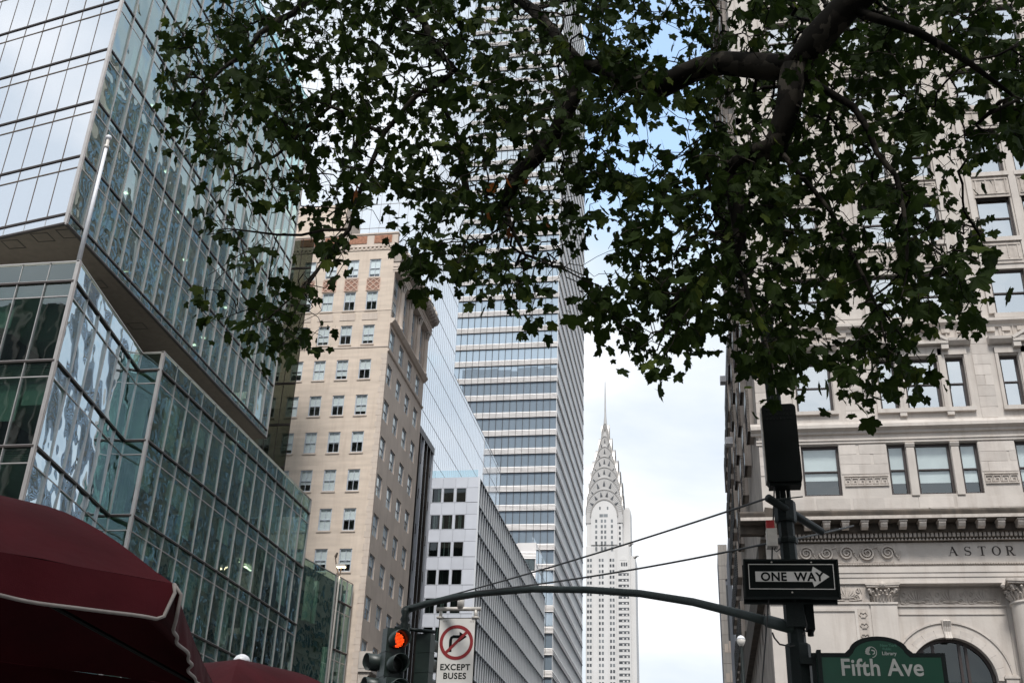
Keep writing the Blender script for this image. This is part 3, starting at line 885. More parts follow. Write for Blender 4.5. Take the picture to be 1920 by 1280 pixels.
for r, zt in enumerate(bands):                            # sill/spandrel panels between the window bands
    z1 = zt+1.45 if r == 0 else bands[r-1]-2.18
    z0 = zt+.0
    for i in range(len(edges)-1):
        a, b = edges[i], edges[i+1]
        c = MB(T); c.box(a+60+.015, b+60-.015, z0+.02, z1-.0-.02, .0, .03) if z1-z0 < 2.1 else c.box(a+60+.015, b+60-.015, z0+.02, z1-.02, 0, .03)
        if r > 0 or True: c.build('wall_panel', m_white, wg)
    zb = zt-2.15
    for (a, b) in allw:
        c = MB(T)
        for (p, q, s, t) in ((a, a+.06, zb, zt), (b-.06, b, zb, zt), (a+.06, b-.06, zb, zb+.06), (a+.06, b-.06, zt-.06, zt)):
            c.box(p+60, q+60, s, t, -.1, .02)
        w_ = c.build('window', m_white, wg)
        c = MB(T); c.box(a+60.06, b+59.94, zb+.06, zt-.06, -.06, -.05); c.build('pane', g_blackp, w_)
        c = MB(T); c.box(a+60.0, b+60.0, zb, zt, -.118, -.112); c.build('room_back', m_dark, w_)
        nb = random.choice([0, 2, 3, 5])
        c = MB(T)
        for q in range(nb):
            u = a+60.12+rnd()*(b-a-.4)
            c.box(u, u+.05+rnd()*.1, zb+.08, zt-.08, -.09, -.08)
        if nb: c.build('curtain', m_blind if nb < 5 else m_room, w_)
    jm = MB(T)                                            # panels beside the windows
    for (a, b) in ((-31.78, -30.0), (-38.3, -36.8)):
        c = MB(T); c.box(a+60.015, b+59.985, zb+.02, zt-.02, 0, .03); c.build('wall_panel', m_white, wg)
    for (a, b) in ((-35.33, -35.12), (-33.53, -33.27)):
        c = MB(T); c.box(a+60, b+60, zb, zt, 0, .03); c.build('window_pier', m_white, wg)
c = MB(); c.wbox(-60, WX, WY, 215, WT, WT+.12); c.build('roof', m_white, wg)
T = fr(WX, WY, 0, 1)
FL = 69.0
c = MB(T); c.box(0, FL, 0, WT-.05, -.11, -.10); c.build('flank_glass', g_tow, wg)
nf = 40
for k in range(nf+1):
    u = FL*k/nf
    c = MB(T); c.box(u-.10, u+.10, 0, WT, -.09, .13); c.build('fin', m_fin, wg)
for z in [WT-.25-3.9*i for i in range(14)]:
    c = MB(T); c.box(0, FL, z-.10, z+.10, -.09, .15); c.build('floor_line', m_slabd, wg)
c = MB(T)
for z in [WT-3.9*i for i in range(14)]:
    for k in range(0, nf, 1):
        u = FL*k/nf
        c.box(u+.25, u+FL/nf-.35, z-3.4, z-.5, -.08, -.05)
c.build('flank_window', m_slabd, wg, kind='stuff')
c = MB(); c.wbox(-59, WX-.3, WY+.3, WY+.33, WT+.12, WT+1.3); c.build('roof_balustrade', g_clear, wg)

# ------------------------------------------------------------------ mirror-clad set-back tower
MX = -38.0
mt = thing('mirror_glass_tower', (-50, 170, 54.6), 'smooth pale mirror glass tower rising in two heights behind the white panelled building', 'building')
def mirror_vol(y0, y1, z0, z1, xw):
    T = fr(MX, y0, 0, 1); ln = y1-y0
    zs = []
    z = z0
    while z < z1-.1:
        zs.append(z); z += 4.4
    zs.append(z1)
    for i in range(len(zs)-1):
        c = MB(T); c.box(0, ln, zs[i]+.04, zs[i+1]-.04, -.02, 0); c.build('glass_band', g_mir, mt)
    c = MB(T)
    for z in zs: c.box(0, ln, z-.04, z+.04, -.02, .02)
    c.build('floor_line', m_soffit, mt)
    n = int(ln/1.25)
    for k in range(n+1):
        c = MB(T); u = ln*k/n; c.box(u-.03, u+.03, z0, z1, -.02, .02); c.build('mullion', m_bframe, mt)
    T = fr(MX-xw, y0, 1, 0)
    for i in range(len(zs)-1):
        c = MB(T); c.box(0, xw, zs[i]+.04, zs[i+1]-.04, -.02, 0); c.build('glass_band', g_mir, mt)
    c = MB(T)
    for z in zs: c.box(0, xw, z-.04, z+.04, -.02, .02)
    for k in range(int(xw/1.5)+1): c.box(k*1.5-.016, k*1.5+.016, z0, z1, -.02, .02)
    c.build('front_grid', m_soffit, mt)
    c = MB(); c.wbox(MX-xw, MX-.1, y0+.1, y1, z0, z1-.02); c.wbox(MX-xw, MX, y0, y1, z1-.02, z1+.1); c.build('roof', m_wback, mt)
mirror_vol(160.05, 205, 54.65, 77.5, 26)
mirror_vol(141.0, 160, 54.65, 143, 30)
c = MB(); c.wbox(-39.8, -37.95, 140.2, 140.95, 0, 76.7)
c.build('panel_wall', m_white, mt)
c = MB(); c.wbox(-68, -38.1, 140.97, 145.9, 0, 54.6); c.build('base_wall', m_white, mt)

# ------------------------------------------------------------------ striped tower
SY, SX = 228.0, -29.9
st = thing('striped_tower', (-42, 255, 0), 'tall office tower banded with white louvred spandrels and blue-grey window strips', 'building')
T = fr(-54.5, SY, 1, 0); Wf = 54.5+SX
T2 = fr(SX, SY, 0, 1); Sl = 58.0
PIT = 4.38
z_ref = 107.0                                            # bottom of a white band
ks = list(range(-24, 34))
random.seed(9)
nb = 16
c = MB(); c.wbox(-54.4, SX-.3, SY+.3, SY+Sl, 0, z_ref+PIT*34); c.build('core_wall', m_slabd, st)
count = 0
for k in ks:
    zb = z_ref+PIT*k
    if zb < 1: continue
    c = MB(T); c.box(0, Wf, zb, zb+1.42, -.1, 0)
    for q in range(5):
        zz = zb+.08+q*.27
        c.profile(0, Wf, [(0, zz), (.16, zz), (.03, zz+.2), (0, zz+.2)])
    c.build('louvre_band', m_louv, st)
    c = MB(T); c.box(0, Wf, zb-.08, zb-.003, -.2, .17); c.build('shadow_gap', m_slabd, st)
    if 55 < zb < 140 and count < 290:
        for i in range(nb):
            wd = Wf/nb
            put('window', pane_mesh(wd-.06, PIT-1.42-.1, g_tow, 'window'), T((i+.5)*wd, zb-(PIT-1.42)/2, -.12), st,
                (random.gauss(0, .0025), 0, random.gauss(0, .0025))); count += 1
    else:
        c = MB(T); c.box(0, Wf, zb-PIT+1.45, zb-.09, -.13, -.11); c.build('window_strip', g_tow, st)
    c = MB(T2)
    for q in range(3):
        c.profile(0, Sl, [(-.1, zb+.1+q*.45), (.14, zb+.1+q*.45), (.02, zb+.5+q*.45), (-.1, zb+.5+q*.45)])
    c.build('louvre_band', m_louv, st)
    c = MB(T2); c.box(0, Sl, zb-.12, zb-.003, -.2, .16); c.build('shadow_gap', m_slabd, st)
    c = MB(T2); c.box(0, Sl, zb-PIT+1.5, zb-.23, -.14, -.10); c.build('window_strip', g_mir if k > -15 else g_tow, st)
for i in range(nb+1):
    c = MB(T); u = Wf*i/nb; c.box(u-.025, u+.025, 2, z_ref+PIT*34, -.1, .19); c.build('mullion', m_softline if i < nb else m_louv, st)
c = MB(T2)
for i in range(40):
    u = Sl*(i+.5)/40; c.box(u-.03, u+.03, 2, z_ref+PIT*34, -.1, .10)
c.build('side_mullion', m_fin, st)

# low wing in front of it
sb = thing('low_striped_block', (-34, 222, 0), 'small white striped block with one wide dark window in front of the striped tower base', 'building')
c = MB(); c.wbox(-36.3, -32.4, 218.5, 226.5, 0, 66.4); c.build('wall', m_louv, sb)
T = fr(-36.3, 218.5, 1, 0)
for k in range(6):
    z = 62.9-k*4.4
    for q in range(5):
        c = MB(T); c.profile(0, 3.9, [(0, z+.2+q*.3), (.14, z+.2+q*.3), (.03, z+.42+q*.3), (0, z+.42+q*.3)]); c.build('louvre', m_louv, sb)
    for (a, b) in ((.25, 1.3), (1.4, 2.45), (2.55, 3.6)):
        c = MB(T); c.box(a, b, z-2.2, z, .01, .04); c.build('window', g_podf, sb)
    c = MB(T); c.box(.1, 3.75, z-2.3, z+.1, 0, .008); c.build('window_recess', m_slabd, sb)
T = fr(-32.4, 218.5, 0, 1)
for k in range(5):
    for z in [66.0-4.4*i for i in range(7)]:
        c = MB(T); c.box(.1+k*1.58, 1.6+k*1.58, z-3.9, z-.15, .01, .05); c.build('side_pane', g_mir, sb)

# ------------------------------------------------------------------ art-deco tower with the tiered crown
CY = 690.0
cx = -58.3
cb = thing('art_deco_tower', (cx, CY+14, 0), 'distant white art deco skyscraper with sunburst arches stepping up to a needle spire', 'building')
c = MB()
c.wbox(-69.8, -42.1, CY, CY+28, 0, 203)
c.wbox(-69.8, -38.9, CY+1.5, CY+27, 0, 197)
c.wbox(-69.6, -46.6, CY+.3, CY+23, 197, 226)
c.wbox(-46.6, -41.8, CY+6, CY+21, 197, 229)
c.wbox(-45.4, -42.6, CY+8, CY+19, 229, 231)
c.build('shaft', m_chr, cb)
T = fr(0, CY, 1, 0)
rib = MB(T)
for x in (-69.7, -65.9, -62.05, -55.2, -51.3, -50.3):
    rib.box(x-.25, x+.25, 0, 203, 0, .5)
rib.box(-42.7, -42.1, 0, 203, 0, .5)
rib.build('pier', m_chr, cb)
pitch = 3.62
paircols = [(-68.9, -67.6), (-67.2, -65.9-.2), (-63.4+.0, -62.3), (-59.45, -58.35), (-61.2, -60.1), (-55.0+.3, -53.7), (-53.2, -52.1)]
pc = [-68.6, -66.9, -61.3, -59.4, -54.4, -52.6]
wn = 0
random.seed(21)
dk = MB(T); far = MB(T)
for r in range(55):
    z = 195.0-pitch*r
    for x in pc:
        if z > 95 and wn < 290:
            c = MB(T); c.box(x-.62, x+.62, z-1.9, z, .02, .06); c.build('window', m_chrwd if rnd() < .45 else m_chrw, cb); wn += 1
        elif z > 2:
            far.box(x-.62, x+.62, z-1.9, z, .02, .06)
    if 2 < z < 187:
        c = MB(T); c.box(-49.5, -43.0, z-2.1+2, z-.5+2, .02, .08); c.build('window_band', m_chrwd, cb)
        for x in (-46.8, -44.5):
            c = MB(T); c.box(x-.5, x+.5, z-2.0+2, z-1.1+2, .08, .12)
            c.build('band_blind', m_chr, cb)
for r in range(7):
    z = 223.5-pitch*r
    for x in (-61.9, -60.0, -57.9, -54.6) if r == 0 else (-63.3, -59.9, -58.1, -53.2):
        c = MB(T); c.box(x-.6, x+.6, z-2.0, z, -.28, -.22); c.build('window', m_chrw, cb)
    c = MB(T); c.box(-48.9, -47.7, z-2.0, z, -.28, -.22); c.build('window', m_chrwd, cb)
far.build('lower_windows', m_chrw, cb, kind='stuff')
c = MB(T)
for (a, b) in ((-67.8, -64.2), (-55.3, -51.5)):
    for q in range(4): c.box(a+q*.95, a+q*.95+.6, 198.3, 199.5, -.28, -.2)
c.build('grille', m_chrwd, cb)
# corner ornaments (winged heads) and shoulder block
for (x, y, z) in ((-39.0, CY+2, 196), (-42, CY, 203.5)):
    c = MB(); c.sm = True
    c.lathe((x, y, z), [(.9, -.6), (1.0, 0), (.4, .6)], 8, ax=(1, -.3, .3)); c.tube([(x, y, z), (x+1.6, y-.6, z+.9), (x+2.6, y-1, z+.7)], [.8, .5, .15], 6)
    c.build('corner_ornament', m_chrd, cb)
c = MB(T); c.box(-48.8, -43.2, 187.6, 194, .0, .25)
c.prism([(-48.6+2.2+2.2*math.cos(a), 193.9+2.2*math.sin(a)) for a in [PI-PI*i/10 for i in range(11)]], 0, .35); c.build('shoulder_arch', m_chr, cb)
for x in (-47.2, -45.7, -44.3):
    c = MB(T); c.box(x-.5, x+.5, 190.0, 192.4, .26, .32); c.build('window', m_chrwd, cb)
# crown tiers: (half-width, spring z, apex z)
tiers = [(12.0, 224.5, 241.0), (11.5, 229.5, 249.3), (10.2, 240.0, 257.2), (8.8, 247.5, 265.2), (6.7, 255.6, 273.0), (4.6, 264.5, 281.5), (2.7, 273.0, 291.5)]
yc = CY+12
def arch_pts(hw, z0, z1, n=20, s=1.0):
    return [(hw*s*math.cos(PI*i/n), z0+(z1-z0)*s**.8*math.sin(PI*i/n)**.9) for i in range(n+1)]
for i, (hw, z0, z1) in enumerate(tiers):
    base = z0-6
    c = MB()
    pts = arch_pts(hw, z0, z1)
    poly = [(hw, base)]+pts+[(-hw, base)]
    d = hw if i else 12.15
    Ta = fr(cx, yc, 1, 0); c.T = Ta; c.prism(poly, -d, d)
    Tb = fr(cx, yc, 0, 1); c.T = Tb; c.prism([(a*.97, b-.05) for a, b in poly], -d*.97, d*.97+.05)
    c.build('crown_tier', m_chrm, cb)
    for Tq, tag_ in ((Ta, 'front'), (Tb, 'side')):
        c = MB(Tq)
        ip = arch_pts(hw, z0, z1, 24); w0 = d*(1 if Tq is Ta else .97)+.02
        c.ribbon([(a*.985, b-.12) for a, b in ip], [.45]*len(ip), w0, w0+.35)
        c.build('arch_rim', m_chrd, cb)
        # sunburst fluting and triangular windows in the band
        c = MB(Tq)
        for k in range(1, 36):
            a = PI*k/36
            ca, sa = math.cos(a), math.sin(a)**.9
            c.ribbon([(hw*.62*ca, z0+(z1-z0)*.68*sa), (hw*.95*ca, z0+(z1-z0)*.95*sa)], [.05, .14], w0, w0+.12)
        c.build('sunburst_fluting', m_chrd, cb)
        nw = (6, 5, 5, 5, 3, 3, 1)[i]
        for k in range(nw):
            a = PI*(k+1)/(nw+1) if nw > 1 else PI/2
            a = PI/2+(a-PI/2)*.92
            ca, sa = math.cos(a), math.sin(a)
            b0_ = Vector((hw*.70*ca, z0+(z1-z0)*.72*sa)); b1_ = Vector((hw*.90*ca, z0+(z1-z0)*.92*sa))
            dd = (b1_-b0_).normalized(); nn = Vector((-dd.y, dd.x))*(.16+.055*hw)
            c = MB(Tq); c.prism([tuple(b0_-nn), tuple(b1_), tuple(b0_+nn)][::-1], w0+.13, w0+.4)
            c.build('triangular_window', m_chrwd, cb)
# stone arch with windows inside the lowest tier
c = MB(T)
sp = [(8.5*math.cos(PI*i/20), 222.5+11.5*math.sin(PI*i/20)) for i in range(21)]
c.prism([(cx+8.5, 204)]+[(cx+a, b) for a, b in sp]+[(cx-8.5, 204)], -.5, .9-.35)
c.build('arched_wall', m_chr, cb)
c = MB(T)
c.ribbon([(cx+a*1.03, b+.1) for a, b in sp], [.7]*21, .5, .9); c.build('arch_rim', m_chrd, cb)
for r in range(7):
    z = 224.3-pitch*r
    for x in (-63.4, -59.8, -57.6, -53.3) if r else (-60.6, -59.4, -57.9, -56.6):
        c = MB(T); c.box(x-.65, x+.65, z-2.1, z, .56, .6); c.build('window', m_chrw, cb)
for x in (-61.0, -56.0):
    c = MB(T); c.box(x-.5, x+.5, 227.2, 229.2, .56, .6); c.build('window', m_chrw, cb)
c = MB(); c.lathe((cx, yc, 286), [(2.1, -6), (1.75, 0), (1.3, 6), (.75, 12), (.55, 20), (.42, 30), (.22, 38)], 8); c.build('spire', m_chrm, cb)
c = MB(); c.tube([(cx-4.2, yc, 281), (cx+4.2, yc, 281)], .12, 5); c.tube([(cx-5.6, yc, 272), (cx+5.6, yc, 272)], .12, 5); c.build('spire_rod', m_chrd, cb)
# ------------------------------------------------------------------ stone bank-like building on the right
AY = 45.0
AX = 2.78
ab = thing('limestone_corner_building', (12, 57, 0), 'ornate pale limestone corner building with a dark bracketed cornice, inscribed frieze and arched window', 'building')
T = fr(0, AY, 1, 0)          # u is world x here
Tside = fr(AX, AY, 0, 1)
XR = 26.0; ATOP = 62.0; ADEP = 24.5
win_rows = [(32.25, 34.85), (28.75, 31.03), (24.92, 27.15)]
z = 36.1
while z < 58:
    win_rows.append((z, z+2.35)); z += 3.85
pairs = []
for c0 in (9.84, 14.97, 20.1, 25.2):
    pairs += [(c0-1.72, c0-.24), (c0+.24, c0+1.72)]
pairs = [p for p in pairs if p[1] < XR]
uprow = [(4.6, 6.15)]+pairs
lowrow = [(4.5, 6.03)]
for c0 in (9.77, 14.82, 19.87):
    lowrow += [(c0-1.80, c0-1.05), (c0-.70, c0+.72), (c0+1.06, c0+1.80)]
holes = []; W1 = []
for (z0, z1) in win_rows:
    for (a, b) in uprow: holes.append((a, b, z0, z1)); W1.append((a, b, z0, z1, 'up'))
for (z0, z1, t) in ((20.6, 22.95, 'ped'), (16.84, 19.06, 'low')):
    for (a, b) in lowrow: holes.append((a, b, z0, z1)); W1.append((a, b, z0, z1, t))
c = MB(T); wall_holes(c, AX, XR, 15.75, ATOP, holes, .34); c.build('front_wall', m_stone, ab)
random.seed(17)
for (a, b, z0, z1, t) in W1:
    if t == 'up':
        bl = random.choice([0, 0, .12, .3, .5]) if z0 > 25 else random.choice([0, .5, .5])
        lb = 0
    elif t == 'ped': bl, lb = random.choice([0, .08, .1]), 0
    else: bl, lb = (.62, .0) if b-a > 1 and a < 7 else (.70, .22)
    window(ab, T, a, z0, b-a, z1-z0, 'ast'+t, m_darkframe, g_win if t != 'low' else g_winb, False, blind=bl, blind_m=m_blind if z0 < 30 else m_dark, ft=.10, depth=.14)
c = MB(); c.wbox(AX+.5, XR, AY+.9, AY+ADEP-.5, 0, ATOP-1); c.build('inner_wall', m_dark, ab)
# stone blocks, slightly proud, with open joints
def ashlar(u0, u1, z0, z1, ch, bl, excl, T, w=.018, mtl=m_block):
    n = max(1, round((z1-z0)/ch)); ch = (z1-z0)/n; made = 0
    for r in range(n):
        za, zb = z0+r*ch, z0+(r+1)*ch
        u = u0-(bl/2 if r % 2 else 0)
        while u < u1-.05:
            a, b = max(u, u0), min(u+bl, u1)
            segs = [(a, b)]
            for (p, q, s, t) in excl:
                if s < zb-.01 and t > za+.01:
                    ns = []
                    for (x, y) in segs:
                        if q <= x or p >= y: ns.append((x, y)); continue
                        if p > x: ns.append((x, p))
                        if q < y: ns.append((q, y))
                    segs = ns
            for (x, y) in segs:
                if y-x > .12:
                    m_ = MB(T); m_.box(x+.006, y-.006, za+.006, zb-.006, 0, w+random.random()*.006)
                    m_.build('stone_block', mtl, ab); made += 1
            u += bl*(.9+.2*rnd())
    return made
ex = [(a-.02, b+.02, z0-.02, z1+.02) for (a, b, z0, z1) in holes]
ped_ex = ex+[(4.15, 6.5, 20.3, 23.75), (7.6, 11.95, 20.3, 24.4), (12.65, 17.0, 20.3, 24.4)]
nb_ = ashlar(AX, 18.0, 15.78, 16.72, .47, 1.35, ex, T)
nb_ += ashlar(AX, 18.0, 17.75, 19.05, .44, 1.3, ex, T)
nb_ += ashlar(AX, 18.0, 20.1, 24.0, .48, 1.25, ped_ex, T)
nb_ += ashlar(AX, 9.0, 24.95, 28.7, .6, 1.6, ex, T)
# mouldings
def mould(name, segs, T, u0, u1, m=m_stone):
    c = MB(T)
    for s in segs: c.profile(u0, u1, s)
    return c.build(name, m, ab)
mould('belt_course', [[(0, 19.50), (.10, 19.52), (.12, 19.62), (.30, 19.72), (.30, 19.86), (.16, 19.90), (.1, 20.06), (0, 20.08)]], T, AX-.30, XR)
mould('architrave_moulding', [[(0, 19.08), (.06, 19.1), (.06, 19.2), (.10, 19.22), (.10, 19.30), (0, 19.32)]], T, AX-.1, XR)
mould('upper_string', [[(0, 24.25), (.08, 24.27), (.10, 24.38), (.26, 24.50), (.26, 24.62), (0, 24.7)]], T, AX-.2, XR)
for (z0, z1) in win_rows:
    for (a, b) in uprow:
        c = MB(T); c.box(a-.12, b+.12, z0-.22, z0-.004, -.1, .12); c.build('window_sill', m_stone, ab)
        c = MB(T); c.box(a-.05, b+.05, z0-1.35, z0-.3, 0, .05)
        for q in range(4):
            u = a+.1+q*(b-a-.2)/3
            c.box(u-.03, u+.03, z0-1.1, z0-.45, .05, .09)
        c.box(a+.0, b-.0, z0-1.2, z0-1.14, .05, .09); c.box(a, b, z0-.42, z0-.37, .05, .09)
        c.build('apron_panel', m_carve, ab)
for c0 in (9.84, 14.97, 20.1):
    for (a, b) in ((c0-2.05, c0-1.8), (c0+1.8, c0+2.05)):
        c = MB(T); c.box(a, b, 24.9, ATOP-3, 0, .14); c.build('pilaster_strip', m_stone, ab)
    c = MB(T); c.box(c0-.16, c0+.16, 24.9, ATOP-3, 0, .08); c.build('pilaster_strip', m_stone, ab)
c = MB(T); c.box(4.25, 4.5, 24.9, ATOP-3, 0, .1); c.box(6.25, 6.5, 24.9, ATOP-3, 0, .1); c.build('pilaster_strip', m_stone, ab)
c = MB(T); k = AX
while k < XR:
    c.box(k, k+.34, 24.05, 24.24, 0, .12); k += .62
c.build('dentil_band', m_carve, ab, kind='stuff')
# small hoods and pediments of the third-row windows
def hood(u0, u1, T=T):
    c = MB(T)
    c.box(u0-.16, u0-.03, 20.6, 23.3, 0, .09); c.box(u1+.03, u1+.16, 20.6, 23.3, 0, .09)
    c.box(u0-.16, u1+.16, 23.02, 23.30, .0, .10)
    c.profile(u0-.36, u1+.36, [(0, 23.42), (.16, 23.45), (.34, 23.58), (.36, 23.70), (0, 23.78)])
    c.build('window_hood', m_stone, ab)
hood(4.5, 6.03)
for c0 in (9.77, 14.82, 19.87):
    hood(c0-1.80, c0-1.05); hood(c0+1.06, c0+1.80)
    c = MB(T)
    a, b = c0-.70, c0+.72
    c.box(a-.2, a-.04, 20.6, 23.3, 0, .12); c.box(b+.04, b+.2, 20.6, 23.3, 0, .12); c.box(a-.2, b+.2, 23.0, 23.42, 0, .12)
    c.prism([(a-.42, 23.56), (b+.42, 23.56), ((a+b)/2, 24.22)], 0, .16)
    c.ribbon([(a-.5, 23.6), ((a+b)/2, 24.32), (b+.5, 23.6)], [.13]*3, 0, .40)
    c.box(a-.5, b+.5, 23.44, 23.555, 0, .38)
    c.box(a-.5, a-.2, 23.2, 23.44, 0, .34); c.box(b+.2, b+.5, 23.2, 23.44, 0, .34)
    c.build('pediment', m_stone, ab)
    c = MB(T); c.box(c0-1.98, c0+1.98, 20.40, 20.58, -.1, .16)
    for u in (c0-.95, c0+.95): c.box(u-.14, u+.14, 20.24, 20.4, 0, .14)
    c.build('window_sill', m_stone, ab)
c = MB(T); c.box(4.35, 6.2, 20.42, 20.58, -.1, .14); c.build('window_sill', m_stone, ab)
# low row: colonnette piers, key-pattern frieze
for c0 in (9.77, 14.82, 19.87):
    for (a, b) in ((c0-1.03, c0-.72), (c0+.74, c0+1.04)):
        c = MB(T); c.box(a, b, 16.78, 18.85, 0, .07); c.profile(a-.03, b+.03, [(0, 18.85), (.09, 18.87), (.14, 18.98), (.14, 19.04), (0, 19.06)])
        c.build('window_pier', m_stone, ab)
def meander(u0, u1, z0, z1):
    c = MB(T); h = z1-z0; s = h*1.05; n = int((u1-u0)/s)
    if n < 1: n = 1
    s = (u1-u0)/n; t = h*.10
    for k in range(n):
        x = u0+k*s
        for (a, b, p, q) in ((x, x+s*.9, z1-t, z1), (x, x+t, z0, z1-t), (x+t, x+s*.65, z0, z0+t), (x+s*.65-t, x+s*.65, z0+t, z0+h*.6), (x+s*.3, x+s*.65-t, z0+h*.6-t, z0+h*.6), (x+s*.9-t, x+s*.9, z0, z1-t), (x+s*.9, x+s, z0, z0+t)):
            c.box(a, b, p, q, .022, .05)
    c.box(u0, u1, z0-.10, z0-.05, .02, .06); c.box(u0, u1, z1+.05, z1+.10, .02, .06)
    c.build('key_pattern_frieze', m_carve, ab)
for (a, b) in ((6.15, 7.9), (11.66, 12.95), (16.7, 17.95), (8.80, 8.98), (10.55, 10.78)):
    meander(a, b, 17.32, 17.58)
# ---- main cornice (front and round the corner)
OV = 1.0
def cornice(T, u0, u1):
    c = MB(T); c.profile(u0-OV, u1, [(0, 15.15), (.42, 15.15), (.42, 15.5), (OV-.08, 15.5), (OV-.03, 15.62), (OV, 15.80), (OV, 15.84), (.85, 15.95), (0, 16.08)])
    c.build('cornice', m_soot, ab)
    c = MB(T); c.box(u0-OV+.015, u1, 15.53, 15.66, OV-.06, OV+.004); c.build('cornice_lip', m_carve, ab)
    n = int((u1-u0)/.735)
    for k in range(n):
        u = u0+.18+k*.735
        c = MB(T)
        c.profile(u-.13, u+.13, [(.42, 15.26), (.62, 15.18), (.82, 15.24), (.90, 15.36), (.90, 15.49), (.42, 15.49)])
        c.box(u-.16, u+.16, 15.44, 15.495, .42, .94)
        c.build('bracket', m_carve, ab)
    c = MB(T); k = u0-.02
    while k < u1:
        c.box(k, k+.11, 14.98, 15.14, 0, .30); k += .165
    c.build('dentil_band', m_carve, ab, kind='stuff')
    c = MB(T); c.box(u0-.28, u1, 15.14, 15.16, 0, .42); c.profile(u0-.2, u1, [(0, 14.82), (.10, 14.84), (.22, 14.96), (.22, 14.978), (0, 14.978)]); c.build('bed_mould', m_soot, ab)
    c = MB(T); k = u0
    while k < u1:
        c.prism([(k, 14.86), (k+.06, 14.95), (k+.12, 14.86)], .14, .22); k += .135
    c.build('egg_moulding', m_carve, ab, kind='stuff')
cornice(T, AX, 20)
cornice(fr(AX, AY+.003, 0, 1), .0, ADEP)
# frieze band + lettering
c = MB(T); c.box(AX, 20, 13.98, 14.82, -.3, 0); c.build('frieze', m_stone, ab)
c = MB(T); c.box(AX+.2, 7.72, 14.02, 14.78, 0, .03); c.build('scroll_panel', m_carve, ab)
for k in range(6):
    u = 3.55+k*.79
    c = MB(T)
    pts = []; wd = []
    sg = 1 if k % 2 else -1
    for i in range(34):
        a = i/33*PI*4.2; r = .285*(1-i/33*.82)
        pts.append((u+r*math.cos(a)*sg, 14.40+r*math.sin(a)*sg)); wd.append(.062*(1-.4*i/33))
    c.ribbon(pts, wd, .03, .13)
    c.ribbon([(u+.28*sg, 14.40), (u+.40, 14.40-.25*sg), (u+.52, 14.40+.1*sg)], [.05, .04, .02], .03, .075)
    for q in range(7):
        a = q*2*PI/7
        c.ribbon([(u+.03*math.cos(a), 14.4+.03*math.sin(a)), (u+.12*math.cos(a), 14.4+.12*math.sin(a))], [.03, .05], .03, .07)
    c.build('scroll', m_carve, ab)
mould('frieze_moulding', [[(0, 13.84), (.05, 13.85), (.07, 13.90), (.12, 13.93), (.12, 13.975), (0, 13.98)]], T, AX-.05, 20, m_carve)
c = MB(T); k = AX
while k < 20:
    c.box(k, k+.05, 13.905, 13.965, .12, .15); k += .095
c.build('bead_moulding', m_carve, ab, kind='stuff')
def serif_letter(ch, u, z, h):
    c = MB(T); t = h*.17; n = h*.065; s = h*.05
    def ser(x, zz, w_=.30): c.box(x-h*w_/2, x+h*w_/2, zz, zz+s, -.02, .006)
    if ch == 'A':
        w_ = h*.88
        c.ribbon([(u+.08*h, z), (u+w_*.5, z+h)], [n, n], -.02, .006); c.ribbon([(u+w_*.47, z+h), (u+w_-.06*h, z)], [t, t], -.02, .0065)
        c.box(u+w_*.26, u+w_*.72, z+h*.33, z+h*.33+n, -.02, .007); ser(u+.08*h, z); ser(u+w_-.05*h, z, .36); adv = w_
    elif ch == 'T':
        w_ = h*.80
        c.box(u+w_/2-t/2, u+w_/2+t/2, z, z+h, -.02, .006); c.box(u, u+w_, z+h-n, z+h+.001, -.02, .0065)
        c.box(u, u+n, z+h*.80, z+h-n, -.02, .006); c.box(u+w_-n, u+w_, z+h*.80, z+h-n, -.02, .006); ser(u+w_/2, z-.001, .42); adv = w_
    elif ch == 'O':
        w_ = h*.92; pts = []; wd = []
        for i in range(33):
            a = 2*PI*i/32; pts.append((u+w_/2+(w_/2-t/2)*math.cos(a), z+h/2+(h/2-n/2)*math.sin(a))); wd.append(n+(t-n)*abs(math.cos(a))**1.3)
        c.ribbon(pts, wd, -.02, .006); adv = w_
    elif ch == 'S':
        w_ = h*.62; pts = []; wd = []
        for i in range(31):
            q = i/30
            if q < .5: a = PI*.15+q*2*PI*1.28; x, y = math.cos(a)*w_*.42, h*.73+math.sin(a)*h*.235
            else: a = PI*.43-(q-.5)*2*PI*1.28+.0; x, y = math.cos(a)*w_*.46, h*.26+math.sin(a)*h*.225
            pts.append((u+w_/2+x, z+y)); wd.append(n+(t-n)*max(0, 1-abs(q-.5)*2.6))
        c.ribbon(pts, wd, -.02, .006)
        c.box(u+w_*.88, u+w_*.88+n, z+h*.76, z+h*.98, -.02, .0065); c.box(u+.0, u+n, z+.03*h, z+h*.25, -.02, .0065); adv = w_
    else:
        w_ = h*.86
        c.box(u+.1*h, u+.1*h+t, z, z+h, -.02, .006); ser(u+.1*h+t/2, z-.001, .38); ser(u+.05*h+t/2, z+h-s+.001, .26)
        pts = []; wd = []
        for i in range(17):
            a = PI/2-PI*i/16; pts.append((u+.1*h+t+.20*h+.21*h*math.cos(a), z+h*.74+h*.225*math.sin(a))); wd.append(n+(t-n)*abs(math.cos(a)))
        pts = [(u+.1*h, pts[0][1])]+pts+[(u+.1*h, pts[-1][1])]; wd = [n]+wd+[n]
        c.ribbon(pts, wd, -.02, .0065); c.ribbon([(u+.40*h, z+h*.5), (u+.72*h, z+.02*h), (u+.95*h, z+.01)], [t*.8, t, n], -.02, .007); adv = w_
    return c.build('carved_letter', m_letter, ab)
for ch, u in zip('ASTOR', (9.83, 10.44, 10.95, 11.46, 11.98)):
    serif_letter(ch, u-.0, 14.27, .37)
